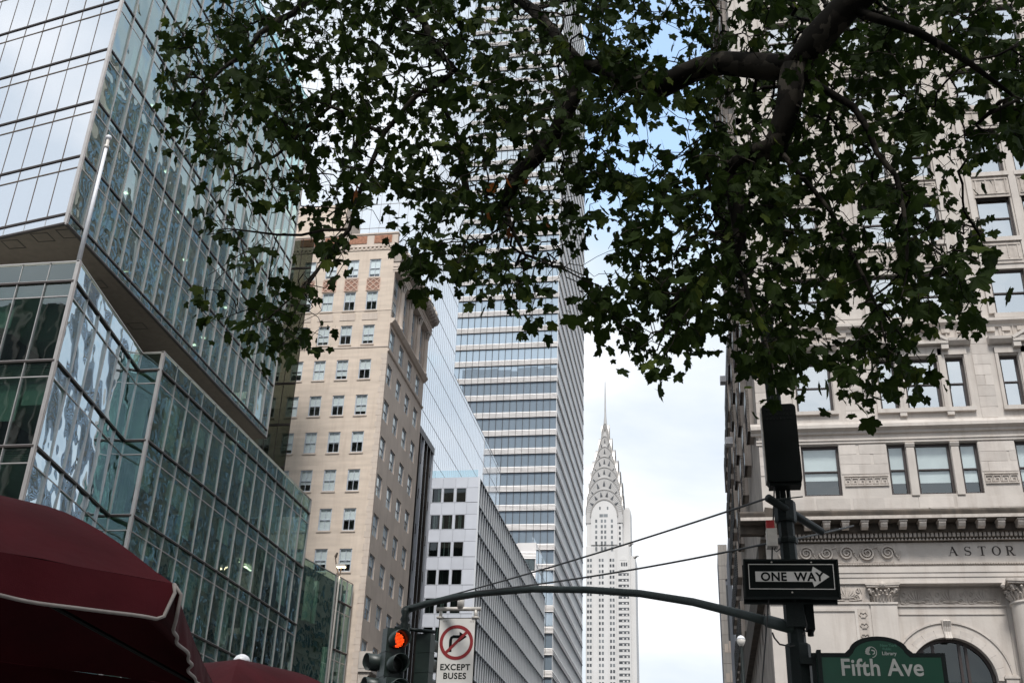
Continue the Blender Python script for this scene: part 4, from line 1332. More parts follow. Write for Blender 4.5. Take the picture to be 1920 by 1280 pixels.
# architrave fasciae
for i, (a, b, w_) in enumerate(((13.60, 13.84, .10), (13.42, 13.595, .07), (13.20, 13.415, .04))):
    c = MB(T); c.box(AX-.0, 20, a, b, -.6, w_); c.build('architrave', m_stone, ab)
c = MB(T); c.box(AX, 20, 13.16, 13.20, -1.2, .10); c.build('architrave_soffit', m_stone, ab)
# lower storey: pier left, capital, recessed bay with arch, column
RB = -.42                                                      # recess of the bay wall
PL, PR = 6.62, 7.62
c = MB(T); c.box(AX, PL, 4, 13.16, -.35, 0); c.build('corner_pier', m_stone, ab)
c = MB(T)
for (a, b, p, q) in ((3.6, 3.72, 5, 12.1), (6.0, 6.1, 5, 12.1), (3.6, 6.1, 12.1, 12.2)): c.box(a, b, p, q, 0, .05)
c.box(AX, PL, 12.38, 12.46, 0, .05); c.build('panel_moulding', m_stone, ab)
c = MB(T); c.box(AX+.6, PL, 12.48, 13.1, 0, .02)
c.build('anthemion_band', m_carve, ab)
def anthemion(u, z, s, w0, T=T):
    c = MB(T)
    for q in range(9):
        a = PI*(.06+.88*q/8)
        l = s*(.50+.32*math.sin(a))
        p0 = (u+.1*s*math.cos(a), z+.16*s); p1 = (u+l*.75*math.cos(a), z+.16*s+l*.72*math.sin(a)); p2 = (u+l*1.0*math.cos(a)*.95, z+.16*s+l*math.sin(a))
        c.ribbon([p0, p1, p2], [.02*s, .09*s, .03*s], w0, w0+.05)
    for sg in (-1, 1):
        pts = []; wd = []
        for i in range(20):
            a = i/19*PI*2.8; r = .20*s*(1-i/19*.75)
            pts.append((u+sg*(.62*s+r*math.cos(a)), z+.22*s+r*math.sin(a))); wd.append(.045*s)
        c.ribbon(pts, wd, w0, w0+.05)
        pts = []; wd = []
        for i in range(16):
            a = PI*.5+i/15*PI*1.9; r = .17*s*(1-i/15*.7)
            pts.append((u+sg*(.78*s+r*math.cos(a)), z+.66*s+r*math.sin(a))); wd.append(.04*s)
        c.ribbon(pts, wd, w0, w0+.045)
        c.ribbon([(u+sg*.15*s, z+.06*s), (u+sg*.5*s, z+.03*s), (u+sg*.95*s, z+.1*s), (u+sg*1.02*s, z+.45*s), (u+sg*.88*s, z+.85*s)], [.05*s, .05*s, .05*s, .04*s, .03*s], w0, w0+.04)
    c.build('anthemion', m_carve, ab)
for u in (4.3, 5.75): anthemion(u, 12.5, .60, .02)
for u in (8.45, 9.72, 10.99): anthemion(u, 12.42, .60, RB+.02)
# candelabrum strip of ornament on the pier
c = MB(T); c.box(6.12, 6.5, 8, 12.2, 0, .012)
for k in range(8):
    z = 11.85-k*.42
    c.prism([(6.31-.09, z), (6.31+.09, z), (6.31+.05, z+.2), (6.31-.05, z+.2)], .012, .05)
    for sg in (-1, 1):
        c.ribbon([(6.31, z+.1), (6.31+sg*.09, z+.22), (6.31+sg*.15, z+.12), (6.31+sg*.10, z+.06)], [.03, .035, .03, .02], .012, .05)
c.build('ornament_strip', m_carve, ab)
# pilaster with composite capital
def capital(T, u, z0, z1, r, w0, rnd_col=False):
    c = MB(T); h = z1-z0; c.sm = False
    cxp = T(u, 0, w0)
    def leaf(ang, zb, hl, wl, outw, rad):
        # acanthus leaf: tapered strip bending outward, ribs
        for sub in (-1, 0, 1):
            a = ang+sub*.26
            dx, dy = math.cos(a), math.sin(a)
            k = 1-.22*abs(sub)
            P = [(rad*.98, 0), (rad*1.03, .45), (rad*1.12, .78), (rad+outw*.8, .97), (rad+outw, .90), (rad+outw*.9, .74)]
            c.tube([(cxp[0]+dx*p, cxp[1]+dy*p, zb+q*hl*k) for p, q in P], [wl*.6, wl, wl*1.05, wl*.8, wl*.5, wl*.15], 5)
    for k in range(8): leaf(2*PI*k/8, z0+.02, h*.42, .055, .16, r)
    for k in range(8): leaf(2*PI*(k+.5)/8, z0+h*.16, h*.52, .055, .22, r)
    for k in range(4):                                    # corner volutes
        a = PI/4+k*PI/2; dx, dy = math.cos(a), math.sin(a)
        pts = []; rd = []
        for i in range(16):
            t = i/15*PI*2.6; q = .13*(1-i/15*.7)
            pts.append((cxp[0]+dx*(r*1.45+q*math.cos(t)), cxp[1]+dy*(r*1.45+q*math.cos(t)), z1-.30+q*math.sin(t))); rd.append(.055)
        c.tube(pts, rd, 5)
        c.tube([(cxp[0]+dx*r*.9, cxp[1]+dy*r*.9, z0+h*.5), (cxp[0]+dx*r*1.3, cxp[1]+dy*r*1.3, z1-.2)], [.05, .06], 5)
    for k in range(4):
        a = k*PI/2-PI/2; dx, dy = math.cos(a), math.sin(a)
        c.lathe((cxp[0]+dx*(r+.22), cxp[1]+dy*(r+.22), z1-.10), [(.12, -.05), (.14, 0), (.09, .06), (.03, .1)], 8, ax=(dx, dy, 0))
    n = 24; R = r*1.55
    for (zz, hh, s) in ((z1-.17, .07, .94), (z1-.10, .097, 1.0)):
        vs = []
        for k in range(n):
            a = 2*PI*k/n; q = (abs(math.cos(2*a)))
            m_ = max(abs(math.cos(a)), abs(math.sin(a)))
            rr = R*s/m_*(1-.16*q)
            vs.append((cxp[0]+rr*math.cos(a), cxp[1]+rr*math.sin(a)))
        c.add([(x, y, zz) for x, y in vs]+[(x, y, zz+hh) for x, y in vs], [tuple(range(n-1, -1, -1)), tuple(range(n, 2*n))]+[(i, (i+1) % n, (i+1) % n+n, i+n) for i in range(n)])
    c.lathe((cxp[0], cxp[1], z0), [(r*.98, 0), (r*.95, h*.6), (r*1.15, h*.9)], 16)
    return c.build('capital', m_carve, ab)
c = MB(T); c.box(PL, PR, 4, 12.36, -.5, .06); c.box(PL-.04, PR+.04, 12.36, 12.44, -.5, .10); c.build('pilaster', m_stone, ab)
capital(T, (PL+PR)/2, 12.44, 13.40-.24, .42, -.30)
# bay wall with arch
AC, AR, AZ0 = 9.42, 1.62, 9.55
aL, aR = PR, 11.75
c = MB(T); nA = 40
c.box(aL, aR, 11.9, 13.16, RB-.3, RB)
for i in range(nA):
    x0 = aL+(aR-aL)*i/nA; x1 = aL+(aR-aL)*(i+1)/nA
    def hz(x):
        d = abs(x-AC); return AZ0+math.sqrt(max(0, AR*AR-d*d)) if d < AR else 4
    z0a, z1a = hz(x0), hz(x1)
    c.addT([(x0, z0a, RB), (x1, z1a, RB), (x1, 11.9, RB), (x0, 11.9, RB), (x0, z0a, RB-.5), (x1, z1a, RB-.5)], [(0, 1, 2, 3), (0, 4, 5, 1)])
c.build('bay_wall', m_stone, ab)
for (r0, r1, w0, w1) in ((AR+.0, AR+.14, RB, RB+.10), (AR+.14, AR+.32, RB, RB+.06), (AR+.55, AR+.62, RB, RB+.05)):
    rm = (r0+r1)/2
    for q in range(12):
        pts = []
        for i in range(5):
            a = PI*(q+i/4*.985)/12
            pts.append((AC+rm*math.cos(a), AZ0+rm*math.sin(a)))
        c = MB(T); c.ribbon(pts, [r1-r0]*5, w0, w1); c.build('arch_stone', m_block, ab)
c = MB(T)
for sg in (-1, 0, 1):
    u = AC+.02+sg*.085
    p = [T(u, AZ0+AR+.62, RB+.16), T(u, AZ0+AR+.58, RB+.26), T(u, AZ0+AR+.40, RB+.16), T(u, AZ0+AR+.20, RB+.12), T(u, AZ0+AR+.06, RB+.17), T(u, AZ0+AR-.06, RB+.24), T(u, AZ0+AR-.08, RB+.14)]
    c.tube(p, [.05, .055, .05, .045, .05, .06, .03], 8)
c.prism([(AC-.12, AZ0+AR-.02), (AC+.16, AZ0+AR-.02), (AC+.2, AZ0+AR+.66), (AC-.16, AZ0+AR+.66)], RB, RB+.14)
c.build('keystone', m_stone, ab)
c = MB(T); c.box(AC-2.6, aR, 12.36, 12.42, RB, RB+.06); c.box(aL+.1, aR-.1, 12.05, 12.10, RB, RB+.04); c.build('bay_moulding', m_stone, ab)
c = MB(T); c.box(aL, aR, 12.42, 13.10, RB, RB+.018); c.build('anthemion_band', m_carve, ab)
c = MB(T); c.box(11.3, 11.75, 9.2, 9.75, RB, RB+.16); c.box(11.25, 11.8, 9.62, 9.70, RB, RB+.2); c.build('impost', m_stone, ab)
# arched window
c = MB(T)
pts = [(AC+(AR-.05)*math.cos(PI*i/28), AZ0+(AR-.05)*math.sin(PI*i/28)) for i in range(29)]
c.ribbon(pts, [.14]*29, RB-.36, RB-.22)
for u in (AC-.95, AC-.55, AC+.42, AC+.66):
    h = math.sqrt(AR*AR-(u-AC)**2); c.box(u-.05, u+.05, 4, AZ0+h-.02, RB-.37, RB-.24)
wa = c.build('arched_window', m_darkframe, ab)
c = MB(T); c.addT([(AC, 4, RB-.3)]+[(AC+AR*math.cos(PI*i/28), AZ0+AR*math.sin(PI*i/28), RB-.3) for i in range(29)], [tuple([i, i+1, 0]) for i in range(1, 29)])
c.addT([(AC-AR, 4, RB-.3), (AC+AR, 4, RB-.3), (AC+AR, AZ0, RB-.3), (AC-AR, AZ0, RB-.3)], [(0, 1, 2, 3)])
c.build('pane', g_blackp, wa)
c = MB(T); c.box(AC+.9, AC+1.5, 6, 9.9, RB-.62, RB-.6); c.box(AC-1.4, AC-1.1, 6, 10.6, RB-.62, RB-.6); c.build('curtain', m_whiteblind, wa)
for (u, z) in ((AC+.3, 10.35), (AC+.35, 10.05)):
    c = MB(T); c.box(u-.1, u+.75, z, z+.06, RB-.7, RB-.62); c.build('hanging_light', emit('warm_lamp', (1, .62, .3), .9), wa)
# engaged column on the right
p = T(12.42, 0, .05)
c = MB(); c.sm = True
c.lathe((p[0], p[1], 4.5), [(.66, 0), (.63, 3), (.585, 7.75), (.585, 7.78), (.63, 7.80), (.63, 7.88), (.58, 7.9)], 32); c.build('column', m_stone, ab)
capital(T, 12.42, 12.40, 13.40-.24, .54, .05)
c = MB(T); c.box(11.76, 13.1, 4, 13.15, -.9, RB); c.build('pier_back', m_stone, ab)
c = MB(T); c.box(13.1, XR, 4, 13.16, -.6, 0); c.build('end_wall', m_stone, ab)
c = MB(T); c.box(AX, XR, 0, 4, -.6, -.02); c.build('base_wall', m_stone, ab)
c = MB(T); c.box(20, XR, 13.1, 15.75, -.6, 0); c.build('frieze_end', m_stone, ab)
# flank along the street: tall strips, bays, sills, air-conditioners
c = MB(Tside)
sh = []
for zt in [20.6+3.87*i for i in range(10)]:
    for k in range(5): sh.append((2.0+k*4.4, 3.7+k*4.4, zt, zt+2.2))
wall_holes(c, .004, ADEP, 0, ATOP, sh, .3); c.build('side_wall', m_sidestone, ab)
for (a, b, z0, z1) in sh:
    window(ab, Tside, a, z0, b-a, z1-z0, 'asts', m_darkframe, g_win, False, blind=.3, ft=.1, depth=.14)
for k in range(14):
    u = .15+k*1.75
    c = MB(Tside); c.box(u, u+.42, 20.1, 45, 0, .14+.1*(k % 2)); c.build('side_pilaster', m_sidestone, ab)
for z in (19.55, 24.4, 36, 44.6):
    c = MB(Tside); c.profile(-.0, ADEP, [(0, z), (.1, z), (.34, z+.2), (.34, z+.35), (0, z+.5)]); c.build('side_string', m_sidestone, ab)
for k in range(9):
    c = MB(Tside); u = 1.2+k*2.6
    c.box(u, u+.9, 4.5, 13.1, 0, .30); c.sm = False
    for q in range(5): c.box(u-.05-.02*q, u+.95+.02*q, 13.1-.9+q*.16, 13.1-.78+q*.16, .0, .34+.06*q)
    c.build('side_pier', m_sidestone, ab)
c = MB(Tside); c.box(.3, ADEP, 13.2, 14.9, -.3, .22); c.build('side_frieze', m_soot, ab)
c = MB(); c.wbox(AX, XR, AY, AY+ADEP, ATOP, ATOP+.8); c.build('roof', m_stone, ab)
for i, (px, py) in enumerate(((1377, 707), (1389, 822))):
    q = None
    Y = 45*AX/ (on_y(px, py, 45).x-.25) if on_y(px, py, 45).x > .3 else 60
    p = on_y(px, py, Y)
    ac = thing('air_conditioner', (AX+.16, p.y, p.z), ('white window air conditioner high on the stone flank, the upper of two', 'white window air conditioner lower on the stone flank, beside the black signal box')[i], 'air conditioner', 'air conditioners on the stone flank')
    c = MB(); c.wbox(AX-.62, AX-.15, p.y-.35, p.y+.35, p.z-.45, p.z); c.build('casing', m_pole, ac)
    c = MB()
    for q in range(7): c.wbox(AX-.60+q*.065, AX-.57+q*.065, p.y-.365, p.y-.352, p.z-.4, p.z-.05)
    c.build('grille', m_wback, ac)

# ------------------------------------------------------------------ further buildings along the south side
def plain_building(name, label, x0, x1, y0, y1, h, mw, rowh=3.8, cw=3.0, gm=None):
    b = thing(name, ((x0+x1)/2, (y0+y1)/2, 0), label, 'building')
    Tq = fr(x0, y0, 0, 1); ln = y1-y0; hs = []
    z = 5
    while z < h-3:
        u = 1.0
        while u+1.6 < ln:
            hs.append((u, u+2.0, z, z+2.3)); u += cw
        z += rowh
    c = MB(Tq); wall_holes(c, 0, ln, 0, h, hs, .3); c.wbox(x0+.5, x1, y0+.3, y1, 0, h); c.wbox(x0, x1, y0, y0+.25, 0, h); c.build('wall', mw, b)
    gl_ = MB(Tq)
    for q in hs: gl_.box(q[0], q[1], q[2], q[3], -.3, -.25)
    gl_.build('windows', gm or g_blue, b, kind='stuff')
    for z in (h*.3, h*.75, h-1):
        c = MB(Tq); c.profile(-.2, ln+.2, [(0, z), (.2, z), (.5, z+.4), (.5, z+.7), (0, z+.9)]); c.build('cornice', mw, b)
    return b
nb2 = plain_building('stone_office_building', 'stone building with a great dark overhanging cornice just beyond the limestone corner building', 2.78, 22, 69.6, 88, 36, m_sidestone, gm=m_dark)
c = MB(fr(2.78, 69.6, 0, 1))
c.profile(-.2, 11.0, [(-.2, 33.6), (.35, 33.9), (.6, 34.6), (1.25, 34.8), (1.32, 35.6), (-.2, 36.1)])
c.build('great_cornice', m_slabd, nb2)
c = MB(fr(2.78, 69.6, 0, 1))
for k in range(26):
    c.profile(.1+k*.7, .1+k*.7+.25, [(0, 15.0), (.55, 15.2), (.6, 15.9), (0, 15.9)])
c.profile(-.1, 18.4, [(-.1, 15.9), (.7, 15.9), (.75, 16.4), (-.1, 16.6)])
c.build('lower_cornice', m_soot, nb2)
plain_building('tan_office_block', 'tan office block behind the far end of the stone flank', 5.6, 26, 92, 124, 92, m_bstone)
plain_building('brown_office_block', 'brown brick block farther along the street on the right side', 8.6, 30, 126, 198, 98, m_bstone)
plain_building('far_office_block', 'far pale block on the right side of the street', 13, 40, 200, 300, 78, m_bstone)
# thin slab tower by the sky gap
fs = thing('slab_tower', (3.6, 165, 0), 'thin grey slab tower standing alone in the sky gap beside the stone building', 'building')
c = MB(); c.wbox(3.02, 4.3, 160.2, 172, 0, 48.4); c.build('core_wall', m_wback, fs)
T = fr(2.98, 160, 1, 0)
z = 0; k = 0
m_tile = mat('grey_stone_tile', (.40, .37, .34), .8, .08, .6, per_obj=.08)
while z < 48:
    for (a, b) in ((.01, .44), (.46, .88), (.90, 1.33)):
        if 32 < z < 42.5 and a > .8: continue
        c = MB(T); c.box(a, b, z+.02, min(z+1.95, 48.45), -.2, 0); c.build('cladding_panel', m_tile, fs)
    z += 1.97
c = MB(T); c.box(.95, 1.3, 32, 42.5, -.12, -.08); c.build('window_strip', m_slabd, fs)
T = fr(4.33, 160, 0, 1)
for z in range(0, 36, 4):
    c = MB(fr(2.98, 160, 1, 0)); c.box(.3, .8, z+1, z+2.2, .0, .04); c.box(.9, 1.2, z+1, z+2.6, 0, .04); c.build('window_frame', m_bstone, fs)
# pale sliver building in front of it
pb = thing('pale_panel_building', (4.6, 104, 0), 'sliver of a pale grey panelled building between slab tower and stone building', 'building')
q = on_y(1366, 975, 95)
c = MB(); c.wbox(q.x+.0, 5.2, 95.2, 110, 0, q.z); c.build('core_wall', m_wback, pb)
T = fr(q.x-.02, 95, 1, 0); z = 0
while z < q.z-1:
    for a in (0, .52, 1.04):
        c = MB(T); c.box(a+.01, a+.5, z+.02, min(z+2.2, q.z), -.2, 0); c.build('cladding_panel', m_white, pb)
    z += 2.23
# library behind the camera, and an added dark slab for the glass to mirror
plain = thing('library_building', (40, -60, 0), 'long pale marble library facade behind the viewer', 'building')
c = MB(); c.wbox(10, 110, -90, -40, 0, 24); c.build('wall', m_stone, plain)
c = MB()
for k in range(14): c.tube([(14+k*7, -39, 2), (14+k*7, -39, 20)], .9, 10)
c.build('columns', m_stone, plain)
bt = thing('reflection_slab', (-110, -75, 0), 'unseen dark slab added behind the viewer to darken the podium reflections', 'building')  # unseen, added so the podium front has something dark to reflect
c = MB(); c.wbox(-160, -72, -95, -62, 0, 88); c.build('wall', m_slabd, bt)
c = MB(fr(-160, -62, 1, 0))
for k in range(30): c.wbox(-160+k*3, -159.4+k*3, -62, -61.5, 0, 88)
c.build('ribs', m_sidestone, bt)

# ------------------------------------------------------------------ street pole, mast arm and what hangs from them
PY = 11.2
def ptz(px, py, Y=PY): return on_y(px, py, Y)
pb0 = Vector((.98, PY, 0))
po = thing('signal_pole', (.98, PY, .13), 'dark green street signal pole with a long curved mast arm reaching left', 'signal pole')
c = MB()
top = ptz(1440, 560); mid = ptz(1490, 1150)
T = fr(0, PY, 1, 0)
def pcent(z):
    return .93-.012*max(0, z-3.6)
n8 = 8
c.tube([(.935, PY, .13), (.93, PY, 3.4), (.92, PY, 4.5), (.905, PY, 5.4)], [.105, .092, .085, .078], 8)
c.build('pole', m_green, po)
c = MB()
for dx in (-.055, .055):                                        # channel section above
    c.tube([(.905+dx, PY, 5.35), (.865+dx, PY, 7.6)], .022, 6)
c.tube([(.905, PY+.02, 5.35), (.865, PY+.02, 7.6)], .032, 6)
c.build('upper_post', m_green, po)
c = MB(); c.lathe((.935, PY, .13), [(.26, 0), (.26, .12), (.20, .35), (.14, .7), (.12, .75)], 8); c.build('base', m_green, po)
for (z, r, h) in ((5.30, .105, .22), (4.26, .10, .26), (3.72, .115, .5), (5.0, .098, .06)):
    c = MB(); c.lathe((pcent(z), PY, z), [(r, -h/2), (r*1.06, -h/2+.02), (r*1.06, h/2-.02), (r, h/2)], 8); c.build('clamp_band', m_green, po)
# mast arm
AE = on_y(765, 1143, 16.3)
arm_px = [(1470, 1172, 0), (1400, 1153, .10), (1300, 1128, .25), (1200, 1112, .39), (1100, 1105, .53), (1000, 1104, .66), (900, 1112, .79), (850, 1120, .86), (800, 1131, .94), (762, 1143, 1.0)]
pts = []
for px, py, t in arm_px:
    Y = 11.25/(1-t*(1-11.25/16.35))                              # perspective-true spacing along a straight plan line
    pts.append(ptz(px, py, Y))
c = MB(); c.sm = True; c.tube(pts, [.048, .046, .044, .043, .043, .043, .045, .048, .051, .053], 14); c.build('mast_arm', m_armpaint, po)
a0, a1 = pts[0], pts[1]
d = (a1-a0).normalized()
c = MB(); c.sm = True; c.tube([a0-d*.16, a0+d*.22], .062, 14); c.build('arm_collar', m_armpaint, po)
c = MB(); c.wbox(.835, 1.01, PY-.11, PY+.10, 4.12, 4.36); c.build('arm_bracket', m_green, po)
e0 = pts[-1]
c = MB(); c.sm = True; c.lathe(e0, [(.03, -.10), (.062, -.06), (.066, .0), (.05, .07)], 12, ax=tuple(pts[-1]-pts[-2])); c.build('arm_end_cap', m_green, po)
# short cross tube above, cables from it
c0_ = ptz(1440, 933, 10.9); c1_ = ptz(1540, 996, 11.6)
c = MB(); c.sm = True; c.tube([c0_, c1_], .042, 12); c.build('cross_tube', m_green, po)
c = MB(); c.tube([c0_+Vector((.06, 0, -.02)), c0_+Vector((.35, .1, .04))], .007, 5); c.tube([c1_, c1_+Vector((.18, .05, .05))], .006, 5); c.build('tube_pin', m_green, po)
def cable(name, a, b, sag, label, r=.011, n=14):
    pts = [a.lerp(b, i/n)+Vector((0, 0, -sag*4*(i/n)*(1-i/n))) for i in range(n+1)]
    c = MB(); c.tube(pts, r, 6)
    o = c.build(name, m_wire, None); tag(o, label, 'cable', 'stay cables of the mast arm'); return o
cable('stay_cable', c0_, pts[-1]+Vector((.02, 0, .06)), .05, 'upper black cable running from the cross tube down to the mast arm tip')
cable('stay_cable', ptz(1450, 1016, 11.2), ptz(893, 1108, 14.8), .05, 'lower black cable running from the grey box on the pole down to the mast arm')
cable('stay_cable', ptz(1600, 985, 13), ptz(1450, 1017, 11.2), .01, 'short black cable passing behind the pole to the right of the grey box')
# small box with a red cap
rb_ = thing('control_box', (.80, 11.1, 5.0), 'small grey control box with a red cap strapped to the signal pole', 'control box')
p = ptz(1447, 1003, 11.08)
c = MB(); c.wbox(p.x-.055, p.x+.05, 11.0, 11.14, p.z-.13, p.z+.05); c.build('casing', m_galv, rb_)
c = MB(); c.wbox(p.x-.05, p.x+.03, 11.02, 11.12, p.z+.052, p.z+.14); c.build('cap', m_redbox, rb_)
# loose cables along the pole
cb2 = MB()
a = ptz(1452, 905, 11.05); b = ptz(1447, 1060, 11.05); b2 = ptz(1440, 1140, 11.05); b3 = ptz(1428, 1290, 11.05)
cb2.tube([a, b, b2, b3], .008, 5)
cb2.tube([ptz(1448, 1185, 11.1), ptz(1452, 1195, 11.1), ptz(1462, 1207, 11.1), ptz(1482, 1211, 11.1), ptz(1492, 1209, 11.1)], .009, 5)
cb2.tube([ptz(1455, 1022, 11.05), ptz(1452, 1030, 11.05), ptz(1456, 1034, 11.05), ptz(1463, 1028, 11.05)], .006, 5)
cb2.tube([ptz(1508, 1150, 11.1), ptz(1513, 1170, 11.1), ptz(1512, 1180, 11.1), ptz(1505, 1188, 11.1)], .007, 5)
o = cb2.build('hanging_cable', m_wire, None); tag(o, 'thin black cables hanging loosely down the signal pole', 'cable')
# ballast box right of the pole below the sign
tb = thing('transformer_box', (1.16, 11.2, 4.2), 'small black terminal box hanging under the one way signs right of the pole', 'terminal box')
c = MB(); c.wbox(1.02, 1.10, 11.12, 11.26, 4.10, 4.36); c.build('casing', m_black, tb)
c = MB(); c.tube([(1.06, 11.2, 4.10), (1.06, 11.2, 4.05)], .03, 8); c.build('gland', m_black, tb)

# black signal housing seen from behind (rounded slab with vent dots)
bxl, bxr = ptz(1428, 912), ptz(1495, 770)
hb = thing('pedestrian_signal', (.92, 11.15, 5.6), 'large black signal housing seen from behind, mounted high on the pole', 'signal box')
def rbox(x0, x1, z0, z1, y0, y1, r, m_, name, parent, n=5):
    pl = []
    for (cx_, cz_, a0_) in ((x1-r, z1-r, 0), (x0+r, z1-r, PI/2), (x0+r, z0+r, PI), (x1-r, z0+r, PI*1.5)):
        for i in range(n+1):
            a = a0_+PI/2*i/n; pl.append((cx_+r*math.cos(a), cz_+r*math.sin(a)))
    c = MB(fr(0, 0, 1, 0)); c.prism(pl, -y1, -y0)
    k = len(pl)
    pl2 = [(x0+(x-x0-(x1-x0)/2)*.97+(x1-x0)/2, z0+(z-z0-(z1-z0)/2)*.985+(z1-z0)/2) for x, z in pl]
    c.prism(pl2, -y0+.001, -y0+.015)
    return c.build(name, m_, parent)
def lean(o, ang=.05):
    o.rotation_euler = (0, -ang, 0)
h1 = rbox(.745, 1.095, 5.56, 6.43, 11.02, 11.2, .045, m_black, 'housing', hb)
c = MB()
for r in range(3):
    for k in range(8):
        c.wbox(.79+k*.035, .802+k*.035, 10.998, 11.004, 6.35-r*.05, 6.362-r*.05)
c.build('vent_slots', m_green, h1)
c = MB(); c.wbox(.76, 1.08, 11.02, 11.19, 5.53, 5.60); c.build('hood', m_black, hb)
c = MB(); c.wbox(.735, .747, 11.03, 11.22, 5.6, 6.4); c.build('side_plate', m_galv, hb)
lean(hb, .012)

# ONE WAY sign and the one behind it
def on_sign(cx_, y, cz_, w_, h_, front=True):
    g_ = thing('one_way_sign', (cx_, y, cz_), 'black and white ONE WAY arrow sign facing the viewer, pointing right' if front else 'edge and back of a second black sign mounted just behind the one way sign', 'sign')
    c = MB(T0); c.box(cx_-w_/2, cx_+w_/2, cz_-h_/2, cz_+h_/2, -y-.02, -y); c.build('panel', m_black, g_)
    c = MB(T0)
    e = .012
    for (a, b, p, q) in ((-w_/2-.004, w_/2+.004, h_/2-.004, h_/2+.012), (-w_/2-.004, w_/2+.004, -h_/2-.012, -h_/2+.004), (-w_/2-.012, -w_/2+.004, -h_/2-.012, h_/2+.012), (w_/2-.004, w_/2+.012, -h_/2-.012, h_/2+.012)):
        c.box(cx_+a, cx_+b, cz_+p, cz_+q, -y-.03, -y+.012)
    c.build('frame', m_green, g_)
    if front:
        c = MB(T0); i = .035; t_ = .007
        x0, x1, z0, z1 = cx_-w_/2+i, cx_+w_/2-i, cz_-h_/2+i+.045, cz_+h_/2-i
        for (a, b, p, q) in ((x0, x1, z1-t_, z1), (x0, x1, z0, z0+t_), (x0, x0+t_, z0+t_, z1-t_), (x1-t_, x1, z0+t_, z1-t_)):
            c.box(a, b, p, q, -y, -y+.003)
        c.build('border_line', m_signwhite, g_)
        c = MB()
        for (bx_, bz_) in ((cx_-.18, z1+.018), (cx_+.2, z1+.018), (cx_, z0-.03)): c.lathe((bx_, y-.001, bz_), [(.009, 0), (.008, .005)], 8, ax=(0, -1, 0))
        c.build('bolt', m_galv, g_)
        zc = (z0+z1)/2
        c = MB(T0); L0, L1 = x0+.065, x1-.045
        hs, hh, ax_ = .050, .100, L1-.165
        c.prism([(L0, zc-hs), (ax_, zc-hs), (ax_+.015, zc-hh), (L1, zc), (ax_+.015, zc+hh), (ax_, zc+hs), (L0, zc+hs)], -y, -y+.003)
        c.build('arrow', m_signwhite, g_)
        for s, u in (('ONE', L0+.175), ('WAY', L0+.51)):
            me = text_mesh(s, .118, m_black, .001, .0035, .98, 1.06)
            put('lettering', me, (u, y-.0042, zc-.041), g_)
    return g_
T0 = fr(0, 0, 1, 0)
s1 = on_sign(.90, 10.98, 4.555, .885, .365)
s1.rotation_euler = (0, .012, 0)
s2 = on_sign(.885, 11.10, 4.53, .87, .36, False)
s2.rotation_euler = (0, .012, 0)
# street-name sign
SYN = 11.05
fs_ = thing('street_name_sign', (1.66, SYN, 3.5), 'green illuminated street name sign reading Fifth Ave with an arched library crest on top', 'sign')
x0, x1, z0, z1 = 1.035, 2.25, 3.36, 3.862
def blade(i, zt=0):
    pl = [(x0+i, z0+i), (x1-i, z0+i), (x1-i, z1-i)]
    cx_, w_, h_ = 1.655, .31-i*.8, .135
    pl += [(cx_+w_, z1-i)]+[(cx_+w_*math.cos(PI*k/20)*.86, z1-i+.02+h_*math.sin(PI*k/20)) for k in range(1, 20)]+[(cx_-w_, z1-i)]
    pl += [(x0+i, z1-i)]
    return pl
c = MB(T0); c.prism(blade(0), -SYN-.05, -SYN); c.build('frame', m_green, fs_)
c = MB(T0); c.prism(blade(.042), -SYN, -SYN+.004); c.build('panel', m_signgreen, fs_)
me = text_mesh('Fifth Ave', .218, m_signtext, .0015, .0038, .92, 1.03); put('lettering', me, (1.665, SYN-.0062, 3.655), fs_)
for s, sz, u, zz, m_ in (('New York', .036, 1.728, 3.920, m_signgreen), ('Public', .034, 1.712, 3.887, m_signgreen), ('Library', .046, 1.728, 3.842, m_signtext)):
    mm = m_ if m_ is m_signtext else mat('faded_lettering', (.05, .16, .11), .5)
    put('lettering', text_mesh(s, sz, mm, .001, .0006), (u+.02, SYN-.0055, zz), fs_)
c = MB(T0)                                                       # round lion emblem: mane of curved strokes in a disc
ex_, ez_ = 1.585, 3.868
for k in range(7):
    a0_ = PI*.45+k*.30
    pp = []
    for i in range(8):
        t = i/7; r = .052*(1-t*.62); a = a0_+t*1.0
        pp.append((ex_+r*math.cos(a), ez_+r*math.sin(a)))
    c.ribbon(pp, [.009]*8, -SYN+.004, -SYN+.0055)
c.ribbon([(ex_+.05*math.cos(a), ez_+.05*math.sin(a)) for a in [PI*.5-PI*.95*i/12 for i in range(13)]], [.006]*13, -SYN+.004, -SYN+.0055)
c.ribbon([(ex_+.005, ez_+.02), (ex_+.03, ez_+.012), (ex_+.032, ez_-.01), (ex_+.012, ez_-.02)], [.012, .012, .01, .008], -SYN+.004, -SYN+.0055)
c.build('emblem', m_signtext, fs_)
c = MB(); c.wbox(1.08, 1.12, SYN-.06, SYN+.05, 3.3, 3.88); c.wbox(.93, 1.1, SYN, SYN+.1, 3.42, 3.5); c.wbox(.93, 1.1, SYN, SYN+.1, 3.76, 3.82); c.build('mounting_bracket', m_green, fs_)

